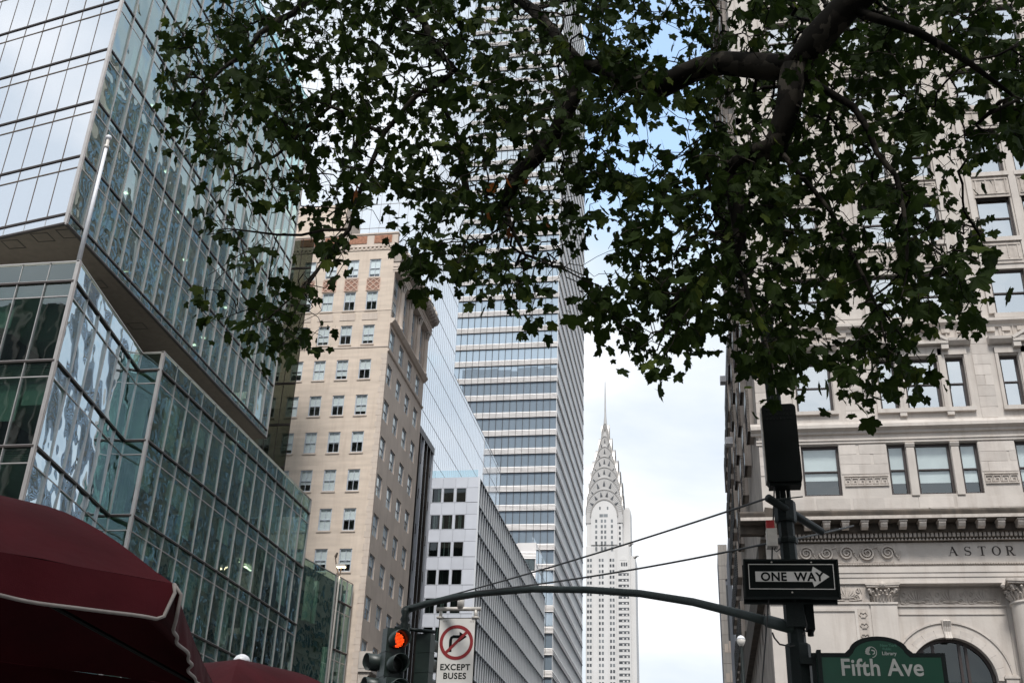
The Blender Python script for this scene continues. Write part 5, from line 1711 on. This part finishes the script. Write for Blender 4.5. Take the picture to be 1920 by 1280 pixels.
# turn-restriction sign hanging from the mast arm
NY = 15.7
q0 = on_y(822, 1160, NY); q1 = on_y(894, 1156, NY); qb = on_y(818, 1282, NY)
ncx = (on_y(820, 1200, NY).x+on_y(892, 1200, NY).x)/2; nw_ = .545; nzt = q0.z+.02; nzb = nzt-.96
T1 = fr(0, 0, 1, 0)
ns = thing('turn_sign', (ncx, NY, nzb), 'white no right turn except buses sign hanging from the mast arm', 'sign')
rbn = MB(T1); rbn.box(ncx-nw_/2, ncx+nw_/2, nzb, nzt, -NY-.012, -NY); rbn.build('panel', m_black, ns)
rbn = MB(T1); rbn.box(ncx-nw_/2+.012, ncx+nw_/2-.012, nzb+.012, nzt-.012, -NY, -NY+.003); rbn.build('face', m_signwhite, ns)
rc = (ncx, nzt-.35)
R_ = .222
c = MB(T1)
c.ribbon([(rc[0]-.085, rc[1]-.135), (rc[0]-.085, rc[1]+.03), (rc[0]-.075, rc[1]+.065), (rc[0]-.045, rc[1]+.08), (rc[0]+.05, rc[1]+.08)], [.042]*5, -NY+.003, -NY+.005)
c.prism([(rc[0]+.04, rc[1]+.005), (rc[0]+.15, rc[1]+.08), (rc[0]+.04, rc[1]+.15)], -NY+.003, -NY+.0055)
c.build('turn_arrow', m_black, ns)
c = MB(T1); c.ribbon([(rc[0]+R_*math.cos(2*PI*i/48), rc[1]+R_*math.sin(2*PI*i/48)) for i in range(49)], [.046]*49, -NY+.003, -NY+.007)
c.ribbon([(rc[0]-R_*.71, rc[1]-R_*.71), (rc[0]+R_*.71, rc[1]+R_*.71)], [.040, .040], -NY+.0055, -NY+.0075)
c.build('prohibition_ring', m_signred, ns)
for s, zz in (('EXCEPT', nzt-.735), ('BUSES', nzt-.855)):
    put('lettering', text_mesh(s, .118, m_black, .001, .0030, .98, 1.10), (ncx, NY-.0042, zz), ns)
for bx_ in (-.20, .20):
    c = MB(); c.lathe((ncx+bx_, NY-.003, nzt-.05), [(.011, 0), (.009, .006)], 8, ax=(0, -1, 0)); c.build('bolt', m_galv, ns)
    c = MB(); c.lathe((ncx+bx_+.035, NY-.003, nzt-.05), [(.011, 0), (.009, .006)], 8, ax=(0, -1, 0)); c.build('bolt', m_galv, ns)
# hanger
hp = on_y(857, 1135, NY)
c = MB(); c.sm = True
c.tube([(ncx-.33, NY+.02, nzt+.13), (ncx+.33, NY+.02, nzt+.13)], .03, 10)
c.tube([(ncx+.03, NY+.02, nzt+.14), (ncx+.03, NY+.02, nzt+.32)], .052, 10)
for s in (-1, 1):
    c.tube([(ncx+s*.26, NY+.02, nzt-.02), (ncx+s*.26, NY+.02, nzt+.13)], .026, 8)
    c.wbox(ncx+s*.26-.05, ncx+s*.26+.05, NY-.02, NY+.05, nzt-.01, nzt+.015)
c.build('hanger', m_galv, ns)

# traffic signals at the arm tip
SYY = 16.2
tip = pts_tip = e0
sx = tip.x
mounts = thing('signal_cluster', (sx, SYY, 4.2), 'dark green traffic signal cluster with a lit red light hanging from the mast arm tip', 'traffic light')
c = MB(); c.sm = True
c.lathe((sx+.03, SYY, tip.z-.12), [(.05, .12), (.07, .06), (.05, 0), (.075, -.06), (.05, -.10), (.08, -.15), (.06, -.19), (.08, -.23), (.05, -.27)], 12)
c.build('hanger', m_green, mounts)
zt = tip.z-.34
c = MB(); c.sm = True; c.tube([(sx-.12, SYY, zt+.04), (sx+.48, SYY+.1, zt-.0)], .028, 8); c.tube([(sx+.10, SYY, zt+.1), (sx+.10, SYY, zt-1.3)], .022, 8); c.build('bracket', m_green, mounts)
def head(cx_, cy_, ztop, az, lit=True, back=False, sc=1.0):
    """three-section head facing direction az (0 = toward -y), sections 0.30 high"""
    R = Matrix.Rotation(az, 4, 'Z')
    def P(x, y, z): v = R @ Vector((x*sc, y*sc, 0)); return (cx_+v.x, cy_+v.y, ztop+z*sc)
    c = MB(); c.T = lambda u, z, w_: P(u, -w_, z)
    c.box(-.132, .132, -.93, 0, -.09, .07)
    for k in range(3): c.box(-.138, .138, -.305-k*.31, -.295-k*.31, -.095, .075)
    hd = c.build('signal_head', m_sig, mounts)
    f = R @ Vector((0, -1, 0))
    for k in range(3):
        zc = -.155-k*.31
        c = MB(); c.sm = True
        q = Vector(P(0, -.091, zc))
        c.lathe(q, [(.105*sc, 0), (.10*sc, .012), (.05*sc, .024), (.001, .028)], 18, ax=f)
        ln = c.build('lens', m_redlens if k == 0 and lit else m_dlens, hd)
        if k == 0 and lit:
            c = MB()
            for i in range(-5, 6):
                for j in range(-5, 6):
                    if i*i+j*j < 27:
                        s_ = R @ Vector((1, 0, 0)); pz = q+s_*(i*.0175*sc)+Vector((0, 0, j*.0175*sc))+f*(.03)
                        c.lathe(pz, [(.0062*sc, 0), (.004*sc, .004)], 6, ax=f)
            c.build('led_array', m_redled, hd)
        # visor: open-bottom hood
        c = MB(); c.sm = True
        s_ = R @ Vector((1, 0, 0)); n = 18; vs = []
        for (dd, rr) in ((.0, .118), (.21, .118), (.21, .110), (.0, .110)):
            for i in range(n+1):
                a = math.radians(-52+ (284)*i/n)
                l = dd*(1-.25*max(0, -math.sin(a)))
                vs.append(q+s_*(rr*sc*math.cos(a))+Vector((0, 0, rr*sc*math.sin(a)))+f*(l*sc))
        fs2 = []
        for b in range(3):
            for i in range(n):
                p = b*(n+1)+i; fs2.append((p, p+1, p+n+2, p+n+1))
        c.add(vs, fs2)
        c.build('visor', m_sig, hd)
    return hd
head(sx-.12, SYY+.02, zt+.02, math.radians(38), sc=1.14)
head(sx-.30, SYY+.34, zt-.26, math.radians(-50), lit=False, sc=1.12)
head(sx+.33, SYY+.18, zt-.02, math.radians(165), lit=False, sc=.92)
head(sx+.02, SYY-.25, zt-.74, math.radians(30), lit=False, sc=1.15)

# ------------------------------------------------------------------ lamp posts
p = on_y(1388, 1200, 32)
lp = thing('street_lamp', (p.x+.05, 32, .13), 'slender dark street lamp with a small pale globe in front of the stone flank', 'street lamp')
c = MB(); c.sm = True; c.tube([(p.x+.05, 32, .13), (p.x+.03, 32, 4), (p.x+.02, 32, p.z-.12)], [.09, .06, .045], 8); c.build('pole', m_green, lp)
c = MB(); c.sm = True; c.lathe((p.x+.02, 32, p.z), [(.05, -.16), (.10, -.08), (.125, .0), (.12, .02)], 14); c.build('lantern', m_globe, lp)
c = MB(); c.sm = True; c.lathe((p.x+.02, 32, p.z+.02), [(.125, 0), (.115, .04), (.08, .09), (.02, .12)], 14); c.build('cap', m_pole, lp)
p = on_y(636, 1092, 76)
fl_ = thing('floodlight_mast', (-25.7, 76, .13), 'tall thin mast with a warm lit floodlight in front of the low glass annex', 'light mast')
c = MB(); c.sm = True; c.tube([(-25.7, 76, .13), (-25.6, 76, p.z), (-25.6, 76, p.z+.5)], [.12, .07, .06], 8); c.build('pole', m_galv, fl_)
c = MB(); c.tube([(-25.6, 76, p.z+.4), (-25.95, 76, p.z+1.4), (-26.05, 76, p.z+1.9)], .05, 6); c.tube([(-25.6, 76, p.z+.4), (-25.5, 76, p.z+1.3)], .05, 6); c.tube([(-26.05, 76, p.z+1.9), (-25.9, 75.9, p.z+2.2)], [.12, .07], 6); c.build('bracket', m_soffit, fl_)
c = MB(); c.wbox(-25.85, -25.15, 75.7, 76.1, p.z+1.15, p.z+1.3); c.build('lamp_head', m_galv, fl_)
c = MB(); c.wbox(-25.8, -25.2, 75.75, 76.05, p.z+1.10, p.z+1.148); c.build('lamp', emit('warm_flood', (1, .72, .42), 6), fl_)

# ------------------------------------------------------------------ canvas umbrellas
def umbrella(label, corners, zc, apex, val_h, nm='canvas_umbrella', rip=0.0, nseg=22, finial=False):
    """canopy stretched over corner points, hanging valance with cream piping, pole and ribs"""
    cen = sum((Vector(c) for c in corners), Vector())/len(corners)
    ap = Vector(apex)
    um = thing(nm, (ap.x, ap.y, .13), label, 'umbrella', 'burgundy canvas umbrellas')
    n = len(corners)
    c = MB(); c.sm = True
    rows_ = 14
    for i in range(n):
        a = Vector(corners[i]); b = Vector(corners[(i+1) % n])
        vs = []
        for r in range(rows_+1):
            t = r/rows_
            for k in range(nseg+1):
                s = k/nseg
                e = a.lerp(b, s)
                q = ap.lerp(e, t)
                q.z += .16*math.sin(PI*min(1, t*1.02))*1.0 - .02*math.sin(PI*s)*t
                q.z += .007*noise.noise(q*3.0)+.004*noise.noise(Vector((q.x*2, q.y*9, 0)))
                vs.append(q)
        fs2 = []
        for r in range(rows_):
            for k in range(nseg):
                p = r*(nseg+1)+k; fs2.append((p, p+nseg+1, p+nseg+2, p+1))
        c.add(vs, fs2)
    c.build('canopy', m_red, um)
    for i in range(n):
        a = Vector(corners[i]); b = Vector(corners[(i+1) % n])
        d = (b-a).normalized(); outn = Vector((d.y, -d.x, 0))
        if outn.dot(a-cen) < 0: outn = -outn
        c = MB(); c.sm = True; edge = []
        vs = []
        m_n = 90
        for r in range(6):
            t = r/5
            for k in range(m_n+1):
                s = k/m_n
                q = a.lerp(b, s); q.z -= .02*math.sin(PI*s)
                cut = min(1, s/.013, (1-s)/.013)
                hh = val_h*(.25+.75*min(1, cut))
                wv = .020*math.sin(s*23+i)*t*rip+.012*math.sin(s*57+2*i)*t*rip
                q = q+outn*(wv+.02*t)+Vector((0, 0, -hh*t+.006*math.sin(s*31)*t*rip))
                vs.append(q)
                if r == 5: edge.append(q)
        fs2 = []
        for r in range(5):
            for k in range(m_n):
                p = r*(m_n+1)+k; fs2.append((p, p+m_n+1, p+m_n+2, p+1))
        c.add(vs, fs2); v_ = c.build('valance', m_red, um)
        c = MB(); c.sm = True
        st_ = a.lerp(b, 0); en_ = b.copy()
        c.tube([st_]+edge+[en_], .0065, 6); c.build('piping', m_trim, v_)
        c = MB(); c.tube([ap-Vector((0, 0, .05)), a+Vector((0, 0, -.03))], .011, 6); c.build('rib', m_black, um)
    c = MB(); c.tube([(ap.x, ap.y, .13), (ap.x, ap.y, ap.z)], .032, 10); c.build('pole', m_galv, um)
    c = MB(); c.tube([(ap.x, ap.y, .13), (ap.x, ap.y, .22)], .35, 16); c.build('base', m_black, um)
    if finial:
        c = MB(); c.sm = True; c.lathe((ap.x+.0, ap.y, ap.z+.01), [(.075, 0), (.07, .03), (.05, .055), (.02, .07)], 14); c.build('finial', m_pole, um)
    return um
zc = 2.62
K = on_z(326, 1094, zc); Kl = on_z(-260, 971, zc); Kr = on_z(383, 1236, zc)
e1 = Kl-K; e2 = Kr-K
e1 = e1.normalized()*2.5
e2 = Vector((-e1.y, e1.x, 0)).normalized()
if e2.dot(Kr-K) < 0: e2 = -e2
e2 = (Kr-K).normalized()
cs = [K, K+e1, K+e1+e2*2.3, K+e2*2.3]
apx = (K+(e1+e2*2.3)*.5); apx.z = zc+.30
umbrella('near burgundy canvas umbrella with cream piped valance filling the lower left corner', [tuple(v) for v in cs], zc, tuple(apx), .135, rip=.6)
zc2 = 2.55
U = on_y(455, 1226, 9.2)
apx2 = Vector((U.x, 9.2, U.z-.08))
a_ = .35
cs2 = []
for k in range(4):
    a = a_+k*PI/2
    cs2.append((apx2.x+1.35*math.cos(a), apx2.y+1.35*math.sin(a), apx2.z-.52))
umbrella('farther burgundy canvas umbrella whose rounded top shows behind the near umbrella', cs2, zc2, tuple(apx2), .18, finial=True)

# ------------------------------------------------------------------ the plane tree
random.seed(42)
rng = np.random.default_rng(42)
tr = thing('plane_tree', (6.4, 3.6, .13), 'big plane tree whose leafy limbs hang across the whole upper half of the view', 'tree')
skel = []            # nodes: [pos, parent index, fixed radius or None]
def chain(pxs, rads, parent=-1):
    idx = parent
    prev = skel[parent][0] if parent >= 0 else None
    for (px, py, Y), r in zip(pxs, rads):
        p = ptz(px, py, Y) if px is not None else Vector((py[0], py[1], py[2]))
        if prev is not None:
            n = max(1, int((p-prev).length/.22))
            r0 = min(skel[idx][2], r*1.3)
            for i in range(1, n+1):
                q = prev.lerp(p, i/n)
                if i < n: q = q+Vector((random.gauss(0, .018), random.gauss(0, .018), random.gauss(0, .018)))
                skel.append([q, idx, r0+(r-r0)*i/n]); idx = len(skel)-1
        else:
            skel.append([p, -1, r]); idx = len(skel)-1
        prev = p
    return idx
def near(px, py, Y):
    p = ptz(px, py, Y); return min(range(len(skel)), key=lambda i: (skel[i][0]-p).length)
trunk = chain([(None, (6.4, 3.6, .1), 0), (None, (6.3, 3.7, 1.5), 0), (None, (5.9, 4.2, 4.5), 0), (None, (4.9, 5.0, 7.0), 0), (None, (3.4, 6.2, 8.6), 0)], [.42, .33, .30, .26, .20])
A = chain([(1700, -90, 7.2), (1590, 10, 7.5), (1530, 75, 7.6), (1490, 125, 7.7)], [.15, .135, .125, .12], trunk)
A1 = chain([(1400, 122, 8.0), (1310, 128, 8.2), (1245, 160, 8.3), (1190, 160, 8.4), (1130, 128, 8.5), (1082, 120, 8.6)], [.108, .106, .102, .096, .088, .082], A)
A1b = chain([(1075, 180, 8.6), (1045, 245, 8.7), (1000, 300, 8.8), (965, 335, 8.8), (945, 385, 8.8)], [.088, .084, .080, .074, .062], A1)
chain([(905, 392, 8.8), (877, 378, 8.9), (870, 330, 8.9), (862, 270, 9.0), (820, 180, 9.1)], [.042, .040, .034, .030, .02], A1b)
chain([(960, 430, 8.7), (985, 480, 8.7)], [.02, .012], A1b)
A2 = chain([(1478, 200, 7.8), (1455, 275, 7.9), (1410, 290, 8.0), (1365, 318, 8.1), (1380, 380, 8.2), (1388, 450, 8.2), (1372, 490, 8.2)], [.108, .100, .088, .078, .066, .056, .050], A)
chain([(1330, 515, 8.2), (1275, 550, 8.3), (1250, 600, 8.3)], [.044, .034, .020], A2)
chain([(1395, 520, 8.1), (1420, 600, 8.0), (1450, 690, 7.9)], [.024, .016, .008], A2)
B = chain([(1000, 20, 9.0), (900, -40, 9.2), (740, -40, 9.0), (770, 20, 8.8), (810, 80, 8.7), (855, 130, 8.6)], [.06, .055, .05, .045, .040, .03], A1)
chain([(600, -30, 8.9), (520, 40, 8.8), (430, 120, 8.7), (360, 200, 8.6)], [.045, .035, .025, .015], near(740, -40, 9.0))
chain([(780, 180, 9.0), (720, 250, 8.9), (690, 320, 8.8), (655, 430, 8.7), (600, 500, 8.6), (560, 560, 8.6)], [.028, .026, .024, .020, .016, .010], near(855, 130, 8.6))
chain([(620, 200, 8.9), (520, 290, 8.8), (440, 330, 8.7)], [.022, .016, .010], near(720, 250, 8.9))
chain([(560, 545, 8.6), (500, 600, 8.5)], [.010, .007], near(600, 500, 8.6))
chain([(520, 440, 8.6), (440, 430, 8.5)], [.012, .008], near(640, 440, 8.7))
chain([(1600, 200, 7.7), (1680, 330, 7.8), (1700, 450, 7.9), (1690, 560, 7.9)], [.03, .025, .016, .009], A)
chain([(1720, 60, 7.4), (1820, 120, 7.5), (1900, 180, 7.6)], [.035, .025, .014], near(1590, 10, 7.5))
chain([(1560, 400, 7.9), (1620, 520, 7.9), (1660, 640, 7.9)], [.02, .014, .008], near(1455, 275, 7.9))
NF = len(skel)
# crown region measured off the photo; depth is spread over two metres and more
main = [(395, -60), (395, 20), (300, 105), (305, 150), (330, 200), (290, 250), (330, 310), (385, 330), (420, 385), (520, 395), (560, 410), (600, 450), (560, 520), (640, 500), (680, 440), (740, 450), (760, 540), (800, 590), (820, 560), (815, 500), (860, 540), (900, 560), (950, 590), (985, 625), (1030, 645), (1060, 560), (1095, 600), (1110, 655), (1160, 680), (1235, 715), (1265, 670), (1340, 655), (1370, 690), (1440, 745), (1500, 745), (1520, 650), (1560, 690), (1570, 770), (1690, 775), (1745, 690), (1710, 640), (1750, 610), (1840, 625), (1865, 480), (1810, 400), (1795, 330), (1900, 290), (1960, 270), (1960, -60)]
low = [(385, 410), (440, 385), (560, 420), (640, 470), (660, 560), (630, 640), (590, 690), (470, 690), (375, 620), (365, 560), (430, 500), (385, 470)]
def inside(poly, x, y):
    r = False; j = len(poly)-1
    for i in range(len(poly)):
        xi, yi = poly[i]; xj, yj = poly[j]
        if (yi > y) != (yj > y) and x < (xj-xi)*(y-yi)/(yj-yi)+xi: r = not r
        j = i
    return r
gaps = [(1250, 85, 40, 32, 1), (1245, 258, 42, 36, 1), (1180, 250, 30, 30, .7), (1000, 560, 40, 40, .5), (1000, 430, 40, 50, .6), (1105, 420, 40, 75, .75), (715, 400, 70, 45, .8), (580, 440, 40, 40, .8), (545, 300, 30, 50, .3), (470, 400, 60, 30, .6), (530, 470, 60, 40, .7), (660, 560, 50, 50, .8), (1600, 400, 45, 45, .4), (1800, 220, 50, 60, .45), (1750, 360, 50, 60, .5), (1870, 190, 50, 50, .5), (1560, 560, 40, 50, .45), (1040, 540, 40, 60, .5), (1780, 480, 50, 60, .35), (1380, 30, 30, 30, .6), (1080, 490, 30, 30, .5), (740, 170, 30, 40, .3), (870, 240, 30, 50, .3), (430, 560, 30, 60, .5), (700, 500, 30, 50, .6)]
tips = []
tries = 0
while len(tips) < 3800 and tries < 160000:
    tries += 1
    px = rng.uniform(285, 1960); py = rng.uniform(-60, 780)
    m_in = inside(main, px, py+22); l_in = inside(low, px, py+22)
    if not (m_in or l_in): continue
    dens = 1.0 if m_in else .50
    if px < 640 and py > 260: dens *= .8
    if py > 560 and px > 1480: dens *= .8
    if py > 420 and px < 1120 and m_in: dens *= .85
    for (gx, gy, rx, ry, s) in gaps:
        q = ((px-gx)/rx)**2+((py-gy)/ry)**2
        if q < 1.6: dens *= 1-s*min(1, (1.6-q)/.7)
    if rng.uniform() > dens: continue
    Y = rng.uniform(7.5, 10.4)
    p = ptz(px, py, Y)
    tips.append(p)
for k in range(420):                                              # crown beyond the frame, above and to the right
    px = rng.uniform(250, 2500); py = rng.uniform(-650, -60) if px < 1960 else rng.uniform(-600, 350)
    tips.append(ptz(px, py, rng.uniform(6.0, 10.0)))
pos = np.array([s[0] for s in skel])
order = sorted(range(len(tips)), key=lambda i: float(np.min(np.linalg.norm(pos-np.array(tips[i]), axis=1))))
for i in order:
    t = np.array(tips[i])
    P = np.array([s[0] for s in skel])
    dd = np.linalg.norm(P-t, axis=1)
    # prefer to come from above / from the trunk side
    j = int(np.argmin(dd+np.maximum(0, t[2]-P[:, 2])*.25))
    a = Vector(P[j]); b = Vector(t); n = max(2, int((b-a).length/.13)); idx = j
    side = Vector((random.gauss(0, 1), random.gauss(0, 1), random.gauss(0, .6)))*(b-a).length*.10
    for q in range(1, n+1):
        s = q/n
        v = a.lerp(b, s)+side*math.sin(PI*s)+Vector((0, 0, .10*math.sin(PI*s)*(b-a).length))
        if q < n: v += Vector((random.gauss(0, .010), random.gauss(0, .010), random.gauss(0, .010)))
        skel.append([v, idx, None]); idx = len(skel)-1
# radii by pipe rule
kids = [[] for _ in skel]
for i, s in enumerate(skel):
    if s[1] >= 0: kids[s[1]].append(i)
rad = [0.0]*len(skel)
for i in range(len(skel)-1, -1, -1):
    k = [rad[j] for j in kids[i]]
    r = .0032 if not k else (sum(x**2.5 for x in k))**(1/2.5)+.00006
    if skel[i][2] is not None: r = max(skel[i][2], min(r, skel[i][2]*1.0))
    else: r = min(r, .020)
    rad[i] = r
limb = MB(); limb.sm = True; twig = MB(); twig.sm = True; trk = MB(); trk.sm = True
done = set()
def walk(start, prev):
    stack = [(start, prev)]
    while stack:
        s, pv = stack.pop()
        path = [pv, s] if pv is not None else [s]
        cur = s
        while kids[cur]:
            ks_ = sorted(kids[cur], key=lambda j: -rad[j])
            for o_ in ks_[1:]: stack.append((o_, cur))
            cur = ks_[0]; path.append(cur)
        if len(path) < 2: continue
        rr = [rad[i]*(1+(random.gauss(0, .05) if rad[i] > .02 else 0)) for i in path]
        if pv is not None: rr[0] = min(rr[0], rr[1]*1.25)
        big = rr[1] > .018
        dst = trk if pv is None else (limb if big else twig)
        nn = 14 if rr[1] > .05 else (8 if big else 4)
        dst.tube([skel[i][0] for i in path], rr, nn, cap=big)
walk(0, None)
trk.build('trunk', m_bark, tr)
limb.build('limb', m_bark, tr)
twig.build('twigs', m_bark, tr, kind='stuff')
# lobed leaf shapes (five pointed lobes with coarse teeth), gently folded
def leaf_mesh(seed, m_):
    r = random.Random(seed)
    lob = [(-116, .58), (-60, .86), (0, 1.0), (60, .86), (116, .58)]
    outl = [(0, -.02)]
    pl = []
    for i, (a, l) in enumerate(lob):
        a += r.uniform(-5, 5); l *= r.uniform(.9, 1.06)
        for da, ll in ((-24, .66), (-16, .80), (-9, .80), (0, 1.0), (9, .80), (16, .80), (24, .66)):
            pl.append((math.radians(a+da), l*ll))
        if i < 4: pl.append((math.radians((a+lob[i+1][0])/2), .56*r.uniform(.9, 1.1)))
    vs = [(0, 0, 0)]
    fold = r.uniform(-.45, .75); curl = r.uniform(.1, 1.1)
    for a, l in pl:
        x, y = math.sin(a)*l*.5, math.cos(a)*l*.5+.12
        vs.append((x, y, -curl*(x*x+y*y)*.6+fold*abs(x)*.5))
    n = len(vs)
    fs2 = [(0, i, i+1) for i in range(1, n-1)]
    vs.append((.008, -.02, 0)); vs.append((-.008, -.02, 0)); vs.append((0, -.38, .05))
    fs2.append((n, n+2, n+1))
    me = bpy.data.meshes.new('leaf'); me.from_pydata([(x, y-.0, z) for x, y, z in vs], [], fs2)
    me.materials.append(m_); me.update()
    return me, np.array(vs), fs2
variants = [leaf_mesh(i, m_leaf) for i in range(12)]
vy = [leaf_mesh(i, m_leaf_lit) for i in range(2)]
vo = [leaf_mesh(i, m_leafo) for i in range(2)]
tipset = [i for i in range(NF, len(skel)) if not kids[i]]
cand = []
for i in tipset:
    far_out = (skel[i][0]-Vector(EYE)).length
    nl = random.choice([5, 6, 7, 8, 9, 10])
    path = [i]
    while skel[path[-1]][1] >= NF and len(path) < 4: path.append(skel[path[-1]][1])
    for k in range(nl):
        j = random.choice(path)
        cand.append(skel[j][0]+Vector((random.gauss(0, .09), random.gauss(0, .09), random.gauss(-.04, .08))))
def proj(p):
    v = np.array(p)-EYE; d = v@fwd
    return 960+F_PX*(v@rt)/d, 640-F_PX*(v@up)/d, d
big_l = []
VV = {0: ([], []), 1: ([], []), 2: ([], [])}
singles = []
recs = []
for p in cand:
    s = .165*math.exp(random.gauss(-.06, .30)); s = min(.33, max(.08, s))
    ax = Vector((random.gauss(0, .55), random.gauss(0, .55), -1)).normalized()      # leaf points down
    nrm_ = Vector((random.gauss(0, 1), random.gauss(0, 1)-.2, random.gauss(0, .75))).normalized()
    yv = ax; zv = (nrm_-yv*nrm_.dot(yv)).normalized(); xv = yv.cross(zv)
    Mx = Matrix((xv, yv, zv)).transposed().to_4x4()
    Mx = Matrix.Translation(p) @ Mx @ Matrix.Scale(s, 4)
    px, py, d = proj(p)
    q = random.random()
    near_o = math.hypot((px-975)/45, (py-370)/60) < 1.5
    kind = 2 if (near_o and q < .06) or q < .0003 else (1 if q < .075 else 0)
    recs.append((s/d if (0 < px < 1920 and 0 < py < 800) else 0, Mx, kind))
recs.sort(key=lambda r: -r[0])
for n_, (sz, Mx, kind) in enumerate(recs):
    vset = (variants, vy, vo)[kind]
    v_ = random.choice(vset)
    if n_ < 295:
        o = bpy.data.objects.new('leaf', v_[0]); C.objects.link(o); o.parent = tr; o.matrix_parent_inverse = W[tr].inverted(); o.matrix_basis = Mx
    else:
        A_ = np.array(Mx)
        vv = v_[1]@A_[:3, :3].T+A_[:3, 3]
        V, Fc = VV[kind]; b = len(V); V.extend(map(tuple, vv)); Fc.extend([tuple(b+i for i in f) for f in v_[2]])
for kind, (nm_, m_) in enumerate((('foliage', m_leaf), ('backlit_foliage', m_leaf_lit), ('orange_foliage', m_leafo))):
    c = MB(); c.v, c.f = VV[kind]
    if c.v: c.build(nm_, m_, tr, kind='stuff')

# unseen plane trees added round the viewer to shade the foreground and darken glass
def shade_tree(x, y, seed, label, R0=6.0, zc=9.5, n=2600):
    t2 = thing('plane_tree', (x, y, .13), label, 'tree')
    rr = random.Random(seed)
    c = MB(); c.sm = True
    c.tube([(x, y, .1), (x+.1, y, 2.5), (x, y+.1, 5.5)], [.36, .28, .22], 12)
    c.build('trunk', m_bark, t2)
    cl = []
    for k in range(11):
        a = k*2.4; l = R0*(.5+.5*rr.random()); e = Vector((x+math.cos(a)*l, y+math.sin(a)*l, zc+rr.uniform(-2, 2.5)))
        c = MB(); c.sm = True
        c.tube([(x, y, 4.6+rr.random()), (x+math.cos(a)*l*.4, y+math.sin(a)*l*.4, 7.4), tuple(e)], [.13, .08, .03], 7); c.build('limb', m_bark, t2)
    V = []; Fc = []
    for k in range(n):
        while True:
            q = Vector((rr.uniform(-1, 1), rr.uniform(-1, 1), rr.uniform(-1, 1)))
            if q.length < 1 and noise.noise(q*2.6+Vector((seed, 0, 0))) > -.22: break
        p = Vector((x+q.x*R0, y+q.y*R0, zc+q.z*3.4))
        if (p-Vector(EYE)).length < 3: continue
        xx, yy, dd = proj(p)
        if dd > 0 and -120 < xx < 2040 and -120 < yy < 1400: continue
        v_ = rr.choice(variants); sc_ = rr.uniform(.3, .55)
        Mx = Matrix.LocRotScale(p, __import__('mathutils').Euler((rr.uniform(-.9, .9), rr.uniform(-.9, .9), rr.uniform(0, 6.3))), Vector((sc_,)*3))
        A_ = np.array(Mx); vv = v_[1]@A_[:3, :3].T+A_[:3, 3]; b = len(V); V.extend(map(tuple, vv)); Fc.extend([tuple(b+i for i in f) for f in v_[2]])
    c = MB(); c.v, c.f = V, Fc; c.build('foliage', m_leaf, t2, kind='stuff')
shade_tree(-4.5, -5.5, 5, 'unseen plane tree added behind and left of the viewer for shade')
shade_tree(5.0, -4.5, 9, 'unseen plane tree added behind and right of the viewer for shade')
shade_tree(-9.0, 2.0, 13, 'unseen plane tree added for shade left of the umbrellas, outside the frame')
print('objects', len(bpy.data.objects), 'leaves', len(recs))
